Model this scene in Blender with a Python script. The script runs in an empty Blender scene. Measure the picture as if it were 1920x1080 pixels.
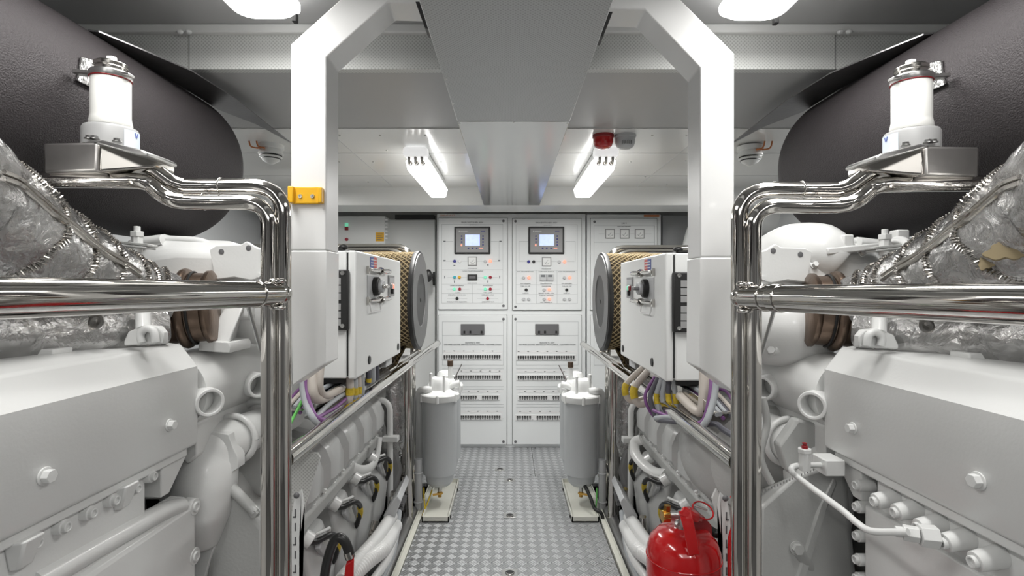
import bpy, bmesh, math, random
from mathutils import Vector, Matrix, noise
random.seed(7)
col = bpy.context.scene.collection
PI = math.pi
VX, VY, F, EYE = 956.0, 540.0, 1000.0, 1.3

def P(px, py, Y):
    return Vector(((px-VX)/F*Y, Y, EYE-(py-VY)/F*Y))
def onX(px, py, X):            # point seen at px,py lying in the plane x = X
    Y = X*F/(px-VX)
    return Vector((X, Y, EYE-(py-VY)/F*Y))

# ---------------------------------------------------------------- materials
MATS = {}
def mat(name, color, rough=.4, metal=0., bump=0., bscale=60., var=.04, vscale=4., emit=None, estr=0., coat=0., spec=.5):
    m = bpy.data.materials.new(name); m.use_nodes = True
    nt = m.node_tree; b = nt.nodes['Principled BSDF']
    b.inputs['Roughness'].default_value = rough
    b.inputs['Metallic'].default_value = metal
    b.inputs['Coat Weight'].default_value = coat
    b.inputs['Specular IOR Level'].default_value = spec
    tc = nt.nodes.new('ShaderNodeTexCoord')
    n = nt.nodes.new('ShaderNodeTexNoise'); n.inputs['Scale'].default_value = vscale; n.inputs['Detail'].default_value = 4
    nt.links.new(tc.outputs['Object'], n.inputs['Vector'])
    mx = nt.nodes.new('ShaderNodeMix'); mx.data_type = 'RGBA'
    c = Vector(color)
    mx.inputs['A'].default_value = (*(c*(1-var)), 1)
    mx.inputs['B'].default_value = (*[min(1, v*(1+var)) for v in c], 1)
    nt.links.new(n.outputs['Fac'], mx.inputs['Factor'])
    nt.links.new(mx.outputs['Result'], b.inputs['Base Color'])
    if bump:
        n2 = nt.nodes.new('ShaderNodeTexNoise'); n2.inputs['Scale'].default_value = bscale; n2.inputs['Detail'].default_value = 3
        nt.links.new(tc.outputs['Object'], n2.inputs['Vector'])
        bp = nt.nodes.new('ShaderNodeBump'); bp.inputs['Strength'].default_value = bump; bp.inputs['Distance'].default_value = .01
        nt.links.new(n2.outputs['Fac'], bp.inputs['Height'])
        nt.links.new(bp.outputs['Normal'], b.inputs['Normal'])
    if emit:
        b.inputs['Emission Color'].default_value = (*emit, 1); b.inputs['Emission Strength'].default_value = estr
    MATS[name] = m
    return m
def nodes_of(m): return m.node_tree, m.node_tree.nodes['Principled BSDF']
def math_node(nt, op, a, b=None):
    n = nt.nodes.new('ShaderNodeMath'); n.operation = op
    for i, v in enumerate((a, b)):
        if v is None: continue
        if isinstance(v, (int, float)): n.inputs[i].default_value = v
        else: nt.links.new(v, n.inputs[i])
    return n.outputs[0]

mat('engine_paint', (.74, .745, .735), .34, bump=.03, bscale=140, var=.03, coat=.2)
mat('collar_grey', (.34, .34, .34), .45)
mat('rocker_paint_shaded', (.50, .505, .50), .30, bump=.02, coat=.35)  # engine white, darkened to paint shade into the rocker bank and heads
mat('cast_paint_shaded', (.46, .465, .455), .42, bump=.08, bscale=120, var=.04, coat=.1)  # engine white, darkened so the colour carries the shade on lower castings
mat('panel_white', (.80, .81, .80), .35, var=.015)
mat('cabinet_white', (.78, .80, .80), .32, var=.012)
mat('frame_white', (.84, .84, .83), .3, var=.01, coat=.2)
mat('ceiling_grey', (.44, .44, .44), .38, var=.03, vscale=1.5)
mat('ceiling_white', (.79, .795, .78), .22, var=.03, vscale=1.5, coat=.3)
mat('wall_white', (.68, .685, .67), .45, var=.03)
mat('chrome', (.64, .62, .59), .07, 1., var=.04, vscale=8)
mat('chrome_dull', (.52, .50, .47), .18, 1., var=.15, vscale=14)
mat('satin_steel', (.68, .66, .64), .36, 1., var=.45, vscale=7, bump=.05, bscale=9)
mat('steel', (.55, .55, .54), .3, 1., var=.08)
mat('brushed', (.40, .40, .40), .4, .85, var=.1)
mat('charcoal', (.036, .031, .033), .6, bump=.45, bscale=300, var=.12, vscale=9, spec=.35)
mat('charcoal_fin', (.22, .215, .22), .30, .85, bump=.08, bscale=60, var=.3, vscale=7)
mat('black', (.015, .015, .015), .45)
mat('black_rubber', (.02, .02, .02), .35, bump=.1)
mat('dark_bilge', (.10, .10, .10), .7, bump=.3, bscale=30, var=.4)
mat('dark_grey', (.14, .14, .145), .4)
mat('mid_grey', (.30, .30, .30), .45)
mat('pale_grey', (.52, .53, .54), .45)
mat('canister_grey', (.54, .56, .57), .33, var=.03, coat=.2)
mat('cap_grey', (.10, .10, .10), .38, bump=.1, bscale=80)
mat('red_paint', (.50, .008, .010), .16, var=.05, coat=.5)
mat('dark_red', (.28, .01, .015), .3)
mat('yellow', (.85, .46, .01), .4, var=.03)
mat('yellow_tag', (.62, .45, .03), .45, bump=.3, bscale=200, var=.3, vscale=90)
mat('brass', (.60, .36, .10), .25, 1.)
mat('bronze', (.20, .145, .11), .36, .9, var=.45, vscale=12, bump=.15, bscale=40)
mat('tan', (.30, .24, .14), .8, var=.1)
mat('filter_paper', (.085, .065, .04), .8, var=.2)
mat('mesh_metal', (.42, .33, .19), .4, .4)
mat('purple', (.22, .09, .26), .4)
mat('cable_grey', (.42, .44, .46), .45)
mat('cable_beige', (.55, .50, .45), .45)
mat('cable_dark', (.10, .10, .12), .45)
mat('green', (.15, .55, .12), .45)
mat('tray_white', (.74, .74, .67), .4)
mat('orange_plate', (.62, .22, .08), .4)
mat('blue', (.02, .02, .25), .4)
mat('cyan', (.05, .45, .55), .4)
mat('lamp_green', (.15, .6, .4), .4, emit=(.3, 1, .65), estr=.35)
mat('lamp_red', (.35, .01, .03), .35)
mat('lamp_lit', (1, .35, .25), .4, emit=(1, .22, .14), estr=1.1)
mat('white_glass', (.8, .8, .8), .3)
mat('screen', (.4, .5, .9), .3, emit=(.50, .60, 1.), estr=.75, var=.3, vscale=30)
mat('ink', (.16, .17, .18), .6)
mat('line_grey', (.42, .44, .45), .6)
mat('lamp_glow', (1, 1, 1), .4, emit=(1, .99, .97), estr=4)
mat('lamp_shell', (.85, .85, .85), .3, emit=(1, 1, 1), estr=.5)
mat('sticker_blue', (.12, .16, .42), .5)
mat('sticker_red', (.65, .12, .10), .5)
mat('label_paper', (.66, .74, .84), .5, var=.15, vscale=80)
mat('ceramic', (.80, .80, .77), .35, var=.02, coat=.2)

# silver blanket
m = mat('silver_blanket', (.46, .455, .45), .30, .95, var=.45, vscale=9)
nt, b = nodes_of(m)
tc = nt.nodes.new('ShaderNodeTexCoord')
n1 = nt.nodes.new('ShaderNodeTexNoise'); n1.inputs['Scale'].default_value = 22; n1.inputs['Detail'].default_value = 9; n1.inputs['Distortion'].default_value = 1.6
n2 = nt.nodes.new('ShaderNodeTexNoise'); n2.inputs['Scale'].default_value = 110; n2.inputs['Detail'].default_value = 4
nt.links.new(tc.outputs['Object'], n1.inputs['Vector']); nt.links.new(tc.outputs['Object'], n2.inputs['Vector'])
h = math_node(nt, 'ADD', n1.outputs['Fac'], math_node(nt, 'MULTIPLY', n2.outputs['Fac'], .3))
bp = nt.nodes.new('ShaderNodeBump'); bp.inputs['Strength'].default_value = .5; bp.inputs['Distance'].default_value = .012
nt.links.new(h, bp.inputs['Height']); nt.links.new(bp.outputs['Normal'], b.inputs['Normal'])
rr = math_node(nt, 'ADD', math_node(nt, 'MULTIPLY', n1.outputs['Fac'], .30), .10); nt.links.new(rr, b.inputs['Roughness'])

# five-bar tread plate
m = mat('tread_plate', (.33, .34, .35), .36, .55, var=.06, vscale=2.5)
nt, b = nodes_of(m)
tc = nt.nodes.new('ShaderNodeTexCoord'); mp = nt.nodes.new('ShaderNodeMapping')
mp.inputs['Rotation'].default_value = (0, 0, PI/4); mp.inputs['Scale'].default_value = (25, 25, 25)
nt.links.new(tc.outputs['Object'], mp.inputs['Vector'])
sp = nt.nodes.new('ShaderNodeSeparateXYZ'); nt.links.new(mp.outputs['Vector'], sp.inputs[0])
u, v = sp.outputs[0], sp.outputs[1]
fu, fv = math_node(nt, 'FRACT', u), math_node(nt, 'FRACT', v)
par = math_node(nt, 'FLOORED_MODULO', math_node(nt, 'ADD', math_node(nt, 'FLOOR', u), math_node(nt, 'FLOOR', v)), 2)
def bars(a, c):
    w = math_node(nt, 'ABSOLUTE', math_node(nt, 'SINE', math_node(nt, 'MULTIPLY', a, 4*PI)))
    w = math_node(nt, 'SMOOTH_MIN', math_node(nt, 'MULTIPLY', w, 1.6), 1.0)
    e1 = math_node(nt, 'LESS_THAN', math_node(nt, 'ABSOLUTE', math_node(nt, 'SUBTRACT', c, .5)), .43)
    e2 = math_node(nt, 'LESS_THAN', math_node(nt, 'ABSOLUTE', math_node(nt, 'SUBTRACT', a, .5)), .49)
    return math_node(nt, 'MULTIPLY', w, math_node(nt, 'MULTIPLY', e1, e2))
A, B = bars(fu, fv), bars(fv, fu)
hh = math_node(nt, 'ADD', math_node(nt, 'MULTIPLY', A, par), math_node(nt, 'MULTIPLY', B, math_node(nt, 'SUBTRACT', 1, par)))
bp = nt.nodes.new('ShaderNodeBump'); bp.inputs['Strength'].default_value = .8; bp.inputs['Distance'].default_value = .003
nt.links.new(hh, bp.inputs['Height']); nt.links.new(bp.outputs['Normal'], b.inputs['Normal'])
nt.links.new(math_node(nt, 'ADD', math_node(nt, 'MULTIPLY', par, .14), .28), b.inputs['Roughness'])
mx = nt.nodes.new('ShaderNodeMix'); mx.data_type = 'RGBA'; nt.links.new(b.inputs['Base Color'].links[0].from_socket, mx.inputs['A'])
mx.inputs['B'].default_value = (.74, .75, .76, 1); nt.links.new(math_node(nt, 'MULTIPLY', hh, math_node(nt, 'ADD', .35, math_node(nt, 'MULTIPLY', par, .5))), mx.inputs['Factor'])
nt.links.new(mx.outputs['Result'], b.inputs['Base Color'])

def perforated(name, color, scale, strength, metal=0., rough=.4):
    m = mat(name, color, rough, metal, var=.02)
    nt, b = nodes_of(m)
    tc = nt.nodes.new('ShaderNodeTexCoord'); mp = nt.nodes.new('ShaderNodeMapping'); mp.inputs['Scale'].default_value = (scale,)*3
    nt.links.new(tc.outputs['Object'], mp.inputs['Vector'])
    sp = nt.nodes.new('ShaderNodeSeparateXYZ'); nt.links.new(mp.outputs['Vector'], sp.inputs[0])
    yz = math_node(nt, 'ADD', sp.outputs[1], sp.outputs[2])
    sx = math_node(nt, 'SINE', math_node(nt, 'MULTIPLY', sp.outputs[0], 2*PI)); sy = math_node(nt, 'SINE', math_node(nt, 'MULTIPLY', yz, 2*PI))
    hole = math_node(nt, 'GREATER_THAN', math_node(nt, 'MULTIPLY', sx, sy), .35)
    old = b.inputs['Base Color'].links[0].from_socket
    mx = nt.nodes.new('ShaderNodeMix'); mx.data_type = 'RGBA'; nt.links.new(old, mx.inputs['A'])
    mx.inputs['B'].default_value = (*(Vector(color)*strength), 1); nt.links.new(hole, mx.inputs['Factor'])
    nt.links.new(mx.outputs['Result'], b.inputs['Base Color'])
perforated('perforated_white', (.66, .67, .65), 85, .72)
perforated('perforated_duct', (.50, .51, .51), 95, .72, .25, .4)
mat('duct_metal', (.46, .465, .46), .17, .7, var=.02)
M = MATS

# ---------------------------------------------------------------- mesh building
def frame(ax):
    ax = ax.normalized(); t = Vector((0, 0, 1)) if abs(ax.z) < .9 else Vector((0, 1, 0))
    a = ax.cross(t).normalized(); return a, ax.cross(a).normalized()
def catmull(pts, sub):
    pts = [Vector(p) for p in pts]
    if sub <= 1 or len(pts) < 3: return pts
    out = []; n = len(pts)
    for i in range(n-1):
        p0 = pts[max(i-1, 0)]; p1 = pts[i]; p2 = pts[i+1]; p3 = pts[min(i+2, n-1)]
        for k in range(sub):
            t = k/sub
            out.append(.5*((2*p1)+(p2-p0)*t+(2*p0-5*p1+4*p2-p3)*t*t+(3*p1-p0-3*p2+p3)*t**3))
    out.append(pts[-1]); return out
def fillet(pts, rad, seg=8):
    pts = [Vector(p) for p in pts]; out = [pts[0]]
    for i in range(1, len(pts)-1):
        a, c, d = pts[i-1], pts[i], pts[i+1]
        u, w = (a-c), (d-c); r = min(rad, u.length*.48, w.length*.48)
        p, q = c+u.normalized()*r, c+w.normalized()*r
        for k in range(seg+1):
            t = k/seg; out.append(p*(1-t)**2+c*2*t*(1-t)+q*t*t)
    out.append(pts[-1]); return out

class MB:
    def __init__(self, s=-1): self.bm = bmesh.new(); self.s = s
    def _v(self, ps): return [self.bm.verts.new(p) for p in ps]
    def _f(self, vs):
        try: return self.bm.faces.new(vs)
        except ValueError: return None
    def box(self, x0, x1, y0, y1, z0, z1):
        v = self._v([(x, y, z) for x in (x0, x1) for y in (y0, y1) for z in (z0, z1)])
        for f in ((0,1,3,2),(4,6,7,5),(0,4,5,1),(2,3,7,6),(0,2,6,4),(1,5,7,3)): self._f([v[i] for i in f])
        return self
    def obox(self, c, ax, up, l, w, h):      # centre, long axis, up hint, sizes
        ax = Vector(ax).normalized(); sd = ax.cross(Vector(up)).normalized(); u = sd.cross(ax)
        c = Vector(c); v = self._v([c+ax*(i*l/2)+sd*(j*w/2)+u*(k*h/2) for i in (-1,1) for j in (-1,1) for k in (-1,1)])
        for f in ((0,1,3,2),(4,6,7,5),(0,4,5,1),(2,3,7,6),(0,2,6,4),(1,5,7,3)): self._f([v[i] for i in f])
        return self
    def prism(self, poly, ext):
        ext = Vector(ext); a = self._v([Vector(p) for p in poly]); b = self._v([Vector(p)+ext for p in poly]); n = len(a)
        f1 = self._f(a); f2 = self._f(b[::-1])
        for i in range(n): self._f([a[i], b[i], b[(i+1) % n], a[(i+1) % n]])
        bmesh.ops.triangulate(self.bm, faces=[f for f in (f1, f2) if f and len(f.verts) > 4])
        return self
    def cyl(self, p0, p1, r0, r1=None, n=24):
        return self.tube([p0, p1], [r0, r0 if r1 is None else r1], n, 1)
    def tube(self, pts, r, n=14, sub=6, caps=True, flat=1.):
        pts0 = [Vector(p) for p in pts]
        if isinstance(r, (list, tuple)) and sub > 1 and len(pts0) > 2:
            m = (len(pts0)-1)*sub+1
            rs = []
            for i in range(m):
                t = i/sub; k = min(int(t), len(r)-2); rs.append(r[k]+(r[k+1]-r[k])*(t-k))
        else: rs = r
        pts = catmull(pts0, sub)
        if not isinstance(rs, (list, tuple)): rs = [rs]*len(pts)
        tn = [(pts[min(i+1, len(pts)-1)]-pts[max(i-1, 0)]).normalized() for i in range(len(pts))]
        a, _ = frame(tn[0]); rings = []
        for p, t, rad in zip(pts, tn, rs):
            a = (a-t*a.dot(t)).normalized(); b = t.cross(a)
            rings.append(self._v([p+(a*math.cos(2*PI*k/n)*flat+b*math.sin(2*PI*k/n))*rad for k in range(n)]))
        for i in range(len(rings)-1):
            for k in range(n): self._f([rings[i][k], rings[i][(k+1) % n], rings[i+1][(k+1) % n], rings[i+1][k]])
        if caps: self._f(rings[0][::-1]); self._f(rings[-1])
        return self
    def lathe(self, prof, o, ax=(0,0,1), n=40, caps=True):
        o = Vector(o); ax = Vector(ax).normalized(); a, b = frame(ax); rings = []
        for r, h in prof:
            r = max(r, 1e-4); rings.append(self._v([o+ax*h+(a*math.cos(2*PI*k/n)+b*math.sin(2*PI*k/n))*r for k in range(n)]))
        for i in range(len(rings)-1):
            for k in range(n): self._f([rings[i][k], rings[i][(k+1) % n], rings[i+1][(k+1) % n], rings[i+1][k]])
        if caps: self._f(rings[0][::-1]); self._f(rings[-1])
        return self
    def ball(self, c, r, sc=(1,1,1), n=16):
        g = bmesh.ops.create_uvsphere(self.bm, u_segments=n*2, v_segments=n, radius=r)
        for v in g['verts']: v.co = Vector((v.co.x*sc[0], v.co.y*sc[1], v.co.z*sc[2]))+Vector(c)
        return self
    def ring(self, c, ax, R, r, n=36, m=10, a0=0., a1=2*PI):
        a, b = frame(Vector(ax)); c = Vector(c); full = abs(a1-a0-2*PI) < 1e-6
        pts = [c+(a*math.cos(a0+(a1-a0)*k/n)+b*math.sin(a0+(a1-a0)*k/n))*R for k in range(n+1)]
        return self.tube(pts, r, m, 1, caps=not full)
    def bolt(self, p, d, r, h=None):
        p = Vector(p); d = Vector(d).normalized(); h = h or r*.8
        self.tube([p, p+d*r*.25], r*1.3, 20, 1); self.tube([p+d*r*.2, p+d*(r*.2+h)], [r, r*.97], 6, 1); return self
    def capbolt(self, p, d, r, h=None):
        p = Vector(p); d = Vector(d).normalized(); h = h or r*1.2
        return self.lathe([(r, 0), (r, h), (r*.62, h), (r*.58, h*.45), (.0001, h*.45)], p, d, 20)
    def pipe(self, p0, p1, ro, ri, n=28):    # hollow
        p0, p1 = Vector(p0), Vector(p1); L = (p1-p0).length
        return self.lathe([(ri, 0), (ro, 0), (ro, L*.92), (ro*.97, L), (ri, L), (ri, L*.3), (.0001, L*.3)], p0, p1-p0, n)
    def loft(self, secs, caps=True, closed=True):
        rs = [self._v(s_) for s_ in secs]; n = len(rs[0])
        for i in range(len(rs)-1):
            for k in range(n if closed else n-1): self._f([rs[i][k], rs[i][(k+1) % n], rs[i+1][(k+1) % n], rs[i+1][k]])
        if caps: self._f(rs[0][::-1]); self._f(rs[-1])
        return self
    def coil(self, path, R, pitch, r, n=4):  # lacing round a path
        pts = []; L = 0; path = [Vector(p) for p in path]
        for i in range(len(path)-1):
            d = path[i+1]-path[i]; seg = d.length; a, b = frame(d); k = max(1, int(seg/pitch*6))
            for j in range(k):
                t = j/k; w = 2*PI*(L+seg*t)/pitch
                pts.append(path[i]+d*t+(a*math.cos(w)+b*math.sin(w))*R)
            L += seg
        return self.tube(pts, r, n, 1)
    def add_text(self, s, size, mtx):
        cu = bpy.data.curves.new('t', 'FONT'); cu.body = s; cu.size = size; cu.align_x = 'CENTER'; cu.align_y = 'CENTER'; cu.resolution_u = 2; cu.extrude = size*.03
        o = bpy.data.objects.new('t', cu); col.objects.link(o); bpy.context.view_layer.update()
        me = bpy.data.meshes.new_from_object(o.evaluated_get(bpy.context.evaluated_depsgraph_get()))
        me.transform(mtx); self.bm.from_mesh(me)
        bpy.data.objects.remove(o); bpy.data.meshes.remove(me); bpy.data.curves.remove(cu)
        return self
    def build(self, name, m, parent=None, bevel=0., angle=38, flip=True, disp=None, segs=2):
        bm = self.bm
        if disp:
            bm.normal_update()
            for v in bm.verts: v.co += v.normal*disp(v.co)
        if self.s == 1:
            for v in bm.verts: v.co = MR(v.co)
        bmesh.ops.recalc_face_normals(bm, faces=bm.faces)
        L = wloc(parent)
        for v in bm.verts: v.co -= L
        me = bpy.data.meshes.new(name); bm.to_mesh(me); bm.free()
        me.materials.append(M[m] if isinstance(m, str) else m)
        me.polygons.foreach_set('use_smooth', [True]*len(me.polygons)); me.set_sharp_from_angle(angle=math.radians(angle)); me.update()
        o = bpy.data.objects.new(name, me); col.objects.link(o)
        if parent: o.parent = parent
        if bevel:
            md = o.modifiers.new('bevel', 'BEVEL'); md.width = bevel; md.segments = segs; md.limit_method = 'ANGLE'; md.angle_limit = math.radians(40); md.harden_normals = False
        return o
def MR(v): return Vector((-v.x+.006, v.y, v.z-.008*min(1, max(0, (v.z-.1)/.5))))
def wloc(o):
    L = Vector((0, 0, 0))
    while o: L += o.location; o = o.parent
    return L
def tag(o, label=None, cat=None, group=None, kind=None):
    if label: o['label'] = label
    if cat: o['category'] = cat
    if group: o['group'] = group
    if kind: o['kind'] = kind
    return o
def thing(name, label, cat, loc, s=-1, group=None):
    o = bpy.data.objects.new(name, None); col.objects.link(o)
    loc = Vector(loc); o.location = MR(loc) if s == 1 else loc; o.empty_display_size = .1
    return tag(o, label, cat, group)
def struct(name, mb, m, bevel=0.): return tag(mb.build(name, m, None, bevel), kind='structure')
def rect_on(mb, c, w, h, d=.002):     # thin box facing the camera (-y) centred at c
    mb.box(c[0]-w/2, c[0]+w/2, c[1]-d, c[1], c[2]-h/2, c[2]+h/2); return mb

# ================================================================ ROOM SHELL
ZU, ZS = 2.16, 2.02
struct('floor', MB().box(-2.1, 2.1, -2.6, 4.8, -.45, -.40), 'dark_bilge')
struct('wall_back', MB().box(-2.1, 2.1, 4.72, 4.80, -.4, 2.3), 'wall_white')
struct('wall_left', MB().box(-2.1, -2.0, -2.6, 4.72, -.4, 2.3), 'pale_grey')
struct('wall_right', MB().box(2.0, 2.1, -2.6, 4.72, -.4, 2.3), 'pale_grey')
struct('wall_front', MB().box(-2.0, 2.0, -2.6, -2.5, -.4, 2.3), 'mid_grey')
struct('added_dark_door', MB().box(-.45, .45, -2.5, -2.46, 0, 1.95), 'dark_grey', .01)  # unseen dark door added behind the camera for contrast in the chrome
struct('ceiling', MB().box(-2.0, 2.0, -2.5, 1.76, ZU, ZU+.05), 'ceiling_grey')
struct('ceiling_soffit', MB().box(-2.0, 2.0, 1.785, 2.40, ZS, ZS+.04), 'ceiling_grey')  # grey base colour stands in for the weaker lamp light on the soffit
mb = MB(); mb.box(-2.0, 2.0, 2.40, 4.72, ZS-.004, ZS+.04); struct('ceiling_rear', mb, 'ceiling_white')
struct('trim_1', MB().box(-2.0, 2.0, 1.756, 1.785, ZS, ZU), 'perforated_white')
mb = MB(); mb.box(-2.0, 2.0, 1.735, 1.756, ZU-.028, ZU); struct('trim_2', mb, 'ceiling_white', .003)
mb = MB()
for sx in (-1.055, 1.07): mb.box(sx-.0012, sx+.0012, 1.7535, 1.756, ZS, ZU-.02)
struct('trim_3', mb, 'mid_grey')
struct('trim_4', MB().box(-2.0, 2.0, 3.79, 4.12, 1.887, ZS), 'panel_white', .004)
# screws and seams on the rear ceiling
mb = MB()
for px, py in ((637,252),(713,252),(797,252),(636,302),(827,302),(725,280),(1223,252),(1287,252),(1108,300),(1182,302),(1286,300),(700,302),(1210,330),(690,340),(1250,345)):
    Y = (ZS-EYE)*F/(VY-py); p = P(px, py, Y); mb.lathe([(.006, 0), (.004, .004), (.0001, .005)], (p.x, p.y, ZS-.004), (0,0,-1), 10)
struct('trim_5', mb, 'steel')
mb = MB()
for y in (2.83, 3.4): mb.box(-2, 2, y-.0015, y+.0015, ZS-.0055, ZS-.004)
for x in (-.83, .9): mb.box(x-.0015, x+.0015, 2.4, 3.79, ZS-.0055, ZS-.004)
struct('trim_6', mb, 'pale_grey')
for i, x in enumerate((-1.055, 1.085)):
    t = MB()
    for dx in (-.014, .014):
        t.ball((x+dx, 1.728, ZU-.03), .009, (1.2, 1, .8), 8)
    tag(t.build('cap_nut_pair', 'panel_white'), ('pair of small white cap nuts on the ceiling trim above the left silencer fin', 'pair of small white cap nuts on the ceiling trim above the right silencer fin')[i], 'nut')
# ---- deck plates
def deck(name_label, x0, x1, y0, y1, handles, k):
    t = thing('deck_plate', name_label, 'floor plate', ((x0+x1)/2, (y0+y1)/2, 0))
    MB().box(x0+.0015, x1-.0015, y0+.0015, y1-.0015, -.012, 0).build('tread_surface', 'tread_plate', t)
    for hx, hy in handles:
        h = MB().box(hx-.036, hx+.036, hy-.032, hy+.032, 0, .0025).build('lift_handle', 'steel', t, .001)
        m2 = MB().lathe([(.021, 0), (.021, .001), (.0001, .001)], (hx, hy, .0028), (0,0,1), 20); m2.build('recess', 'black', h)
        MB().ring((hx, hy-.004, .004), (0,0,1), .016, .003, 16, 6, 0, PI).build('ring', 'chrome', h)
    sc = MB()
    for x in (x0+.03, x1-.03):
        for y in (y0+.03, y1-.03): sc.lathe([(.006, 0), (.005, .002), (.0001, .002)], (x, y, 0), (0,0,1), 10)
    sc.build('corner_screws', 'dark_grey', t)
deck('tread plate nearest the camera with a round lifting ring at the bottom of the view', -.5, .5, .2, 2.524, [(0, 2.43)], 0)
deck('wide tread plate between the near ends of the two white drip trays', -.5, .5, 2.524, 3.148, [(0, 3.045)], 1)
deck('tread plate running between the two drip trays', -.5, .5, 3.148, 3.68, [(0, 3.61)], 2)
deck('tread plate at the foot of the left switchboard doors', -.5, .175, 3.68, 4.36, [(-.07, 3.82)], 3)
deck('narrow tread plate at the foot of the right switchboard door', .175, .5, 3.68, 4.36, [], 4)
for s in (-1, 1):
    mb = MB(s); mb.box(-2.0, -.505, 3.55, 4.7, -.02, 0); struct('floor_side', mb, 'tread_plate')
    mb = MB(s); mb.box(-.53, -.502, .3, 3.5, -.05, .004); mb.box(-.53, -.524, .3, 3.5, .004, .018); struct('trim_7' if s < 0 else 'trim_8', mb, 'tray_white', .002)

# ================================================================ PORTAL FRAME
t = thing('portal_frame', 'large white chamfered portal frame arching over the aisle with cut-off feet', 'frame', (0, 1.45, 1.0))
Lp = [(545,725),(545,83),(715,-72)]; Rp = [(1205,-72),(1377,100),(1375,737),(1290,670),(1290,482),(1313,482),(1313,127),(1209,18)]
Li = [(727,4),(612,107),(612,469),(630,469),(630,664)]
outer = [(545,469),(545,83),(715,-72),(1205,-72),(1377,100),(1377,482)]
inner = [(612,469),(612,107),(727,4),(1209,18),(1313,127),(1313,482)]
mb = MB()
mb.loft([[P(*o_, 1.4), P(*i_, 1.4), P(*i_, 1.4)+Vector((0,.1,0)), P(*o_, 1.4)+Vector((0,.1,0))] for o_, i_ in zip(outer, inner)])
mb.build('arch', 'frame_white', t, .004, segs=3, angle=20)
for q in ([(545,469.3),(612,469.3),(610,682),(582,700),(548,725)], [(1377,482.3),(1313,482.3),(1312,690),(1338,708),(1375,737)]):
    MB().prism([P(x, y, 1.398) for x, y in q], (0,.104,0)).build('post_foot', 'frame_white', t, .004, segs=3, angle=20)
# black seals where the duct passes
for s, pts in ((-1, [(779,3),(792,3),(806,56),(797,52)]), (1, [(1149,22),(1136,22),(1124,68),(1131,68)])):
    MB().prism([P(x, y, 1.32) for x, y in pts], (0, .05, 0)).build('duct_seal', 'black_rubber', t)
# yellow bracket on the left post
b0, b1 = P(546, 352, 1.4), P(605, 383, 1.4)
t = thing('wall_bracket', 'yellow plastic bracket with two screws fixed to the left post', 'bracket', (b0.x, 1.39, b1.z))
MB().box(b0.x+.008, b1.x-.006, 1.388, 1.4, b1.z, b0.z).box(b0.x, b0.x+.014, 1.376, 1.4, b1.z+.001, b0.z-.0).box(b1.x-.006, b1.x+.004, 1.380, 1.4, b1.z+.001, b0.z-.002).build('plate', 'yellow', t, .002)
for px in (563, 586):
    p = P(px, 368, 1.388); MB().lathe([(.006, 0), (.005, .003), (.002, .003), (.0001, .001)], p, (0,-1,0), 14).build('screw', 'steel', t)

# ================================================================ CEILING DUCT
t = thing('air_duct', 'long grey metal ceiling duct running over the aisle to the rear beam', 'duct', (.02, 2.2, 1.887))
MB().box(-.186, .212, .45, 1.878, 1.887, 2.012).build('perforated_panel', 'perforated_duct', t, .003)
MB().box(-.186, .212, 1.881, 3.787, 1.887, 2.012).build('smooth_panel', 'duct_metal', t, .003)
mb = MB(); 
for x, y in ((-.18,1.7),(-.18,1.9),(.205,1.7),(.205,1.9),(.013,1.885),(-.18,1.5),(.205,1.45)): mb.lathe([(.005, 0), (.0001, .003)], (x, y, 1.887), (0,0,-1), 8)
mb.build('rivets', 'steel', t)

# ================================================================ LIGHTS
def bulkhead(x, y0, y1, label, seen=True):
    t = thing('ceiling_light', label, 'light', (x, (y0+y1)/2, ZU), group=None)
    MB().box(x-.085, x+.085, y0+.02, y1-.02, ZU-.03, ZU).build('housing', 'pale_grey', t, .01)
    secs = []
    for z, k in ((ZU-.03, 0), (ZU-.045, .0), (ZU-.062, .018), (ZU-.070, .045)):
        w, a, b_ = .10-k, y0+k, y1-k; rc = .05
        pts = []
        for cx, cy, q in ((x+w-rc, b_-rc, 0), (x-w+rc, b_-rc, 1), (x-w+rc, a+rc, 2), (x+w-rc, a+rc, 3)):
            for j in range(6): an = (q+j/5)*PI/2; pts.append((cx+rc*math.cos(an), cy+rc*math.sin(an), z))
        secs.append(pts)
    MB().loft(secs).build('diffuser', 'lamp_glow', t, angle=60)
    MB().box(x+.07, x+.083, y1-.03, y1-.012, ZU-.075, ZU-.045).build('clip', 'black', t, .002)
    lamp(x, (y0+y1)/2, ZU-.085, .16, y1-y0-.1, 9.5)
def lamp(x, y, z, w, l, e):
    d = bpy.data.lights.new('lamp', 'AREA'); d.shape = 'RECTANGLE'; d.size = w; d.size_y = l; d.energy = e; d.color = (1, .99, .965)
    o = bpy.data.objects.new('lamp', d); o.location = (x, y, z); col.objects.link(o); return o
bulkhead(-.712, .55, 1.60, 'glowing white bulkhead light on the ceiling left of the portal frame')
bulkhead(.715, .55, 1.61, 'glowing white bulkhead light on the ceiling right of the portal frame')
bulkhead(-.69, -1.6, -.5, 'white ceiling light added unseen behind the camera on the left side')  # this and the next are an unseen pair added to light the room
bulkhead(.715, -1.6, -.5, 'white ceiling light added unseen behind the camera on the right side')
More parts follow.
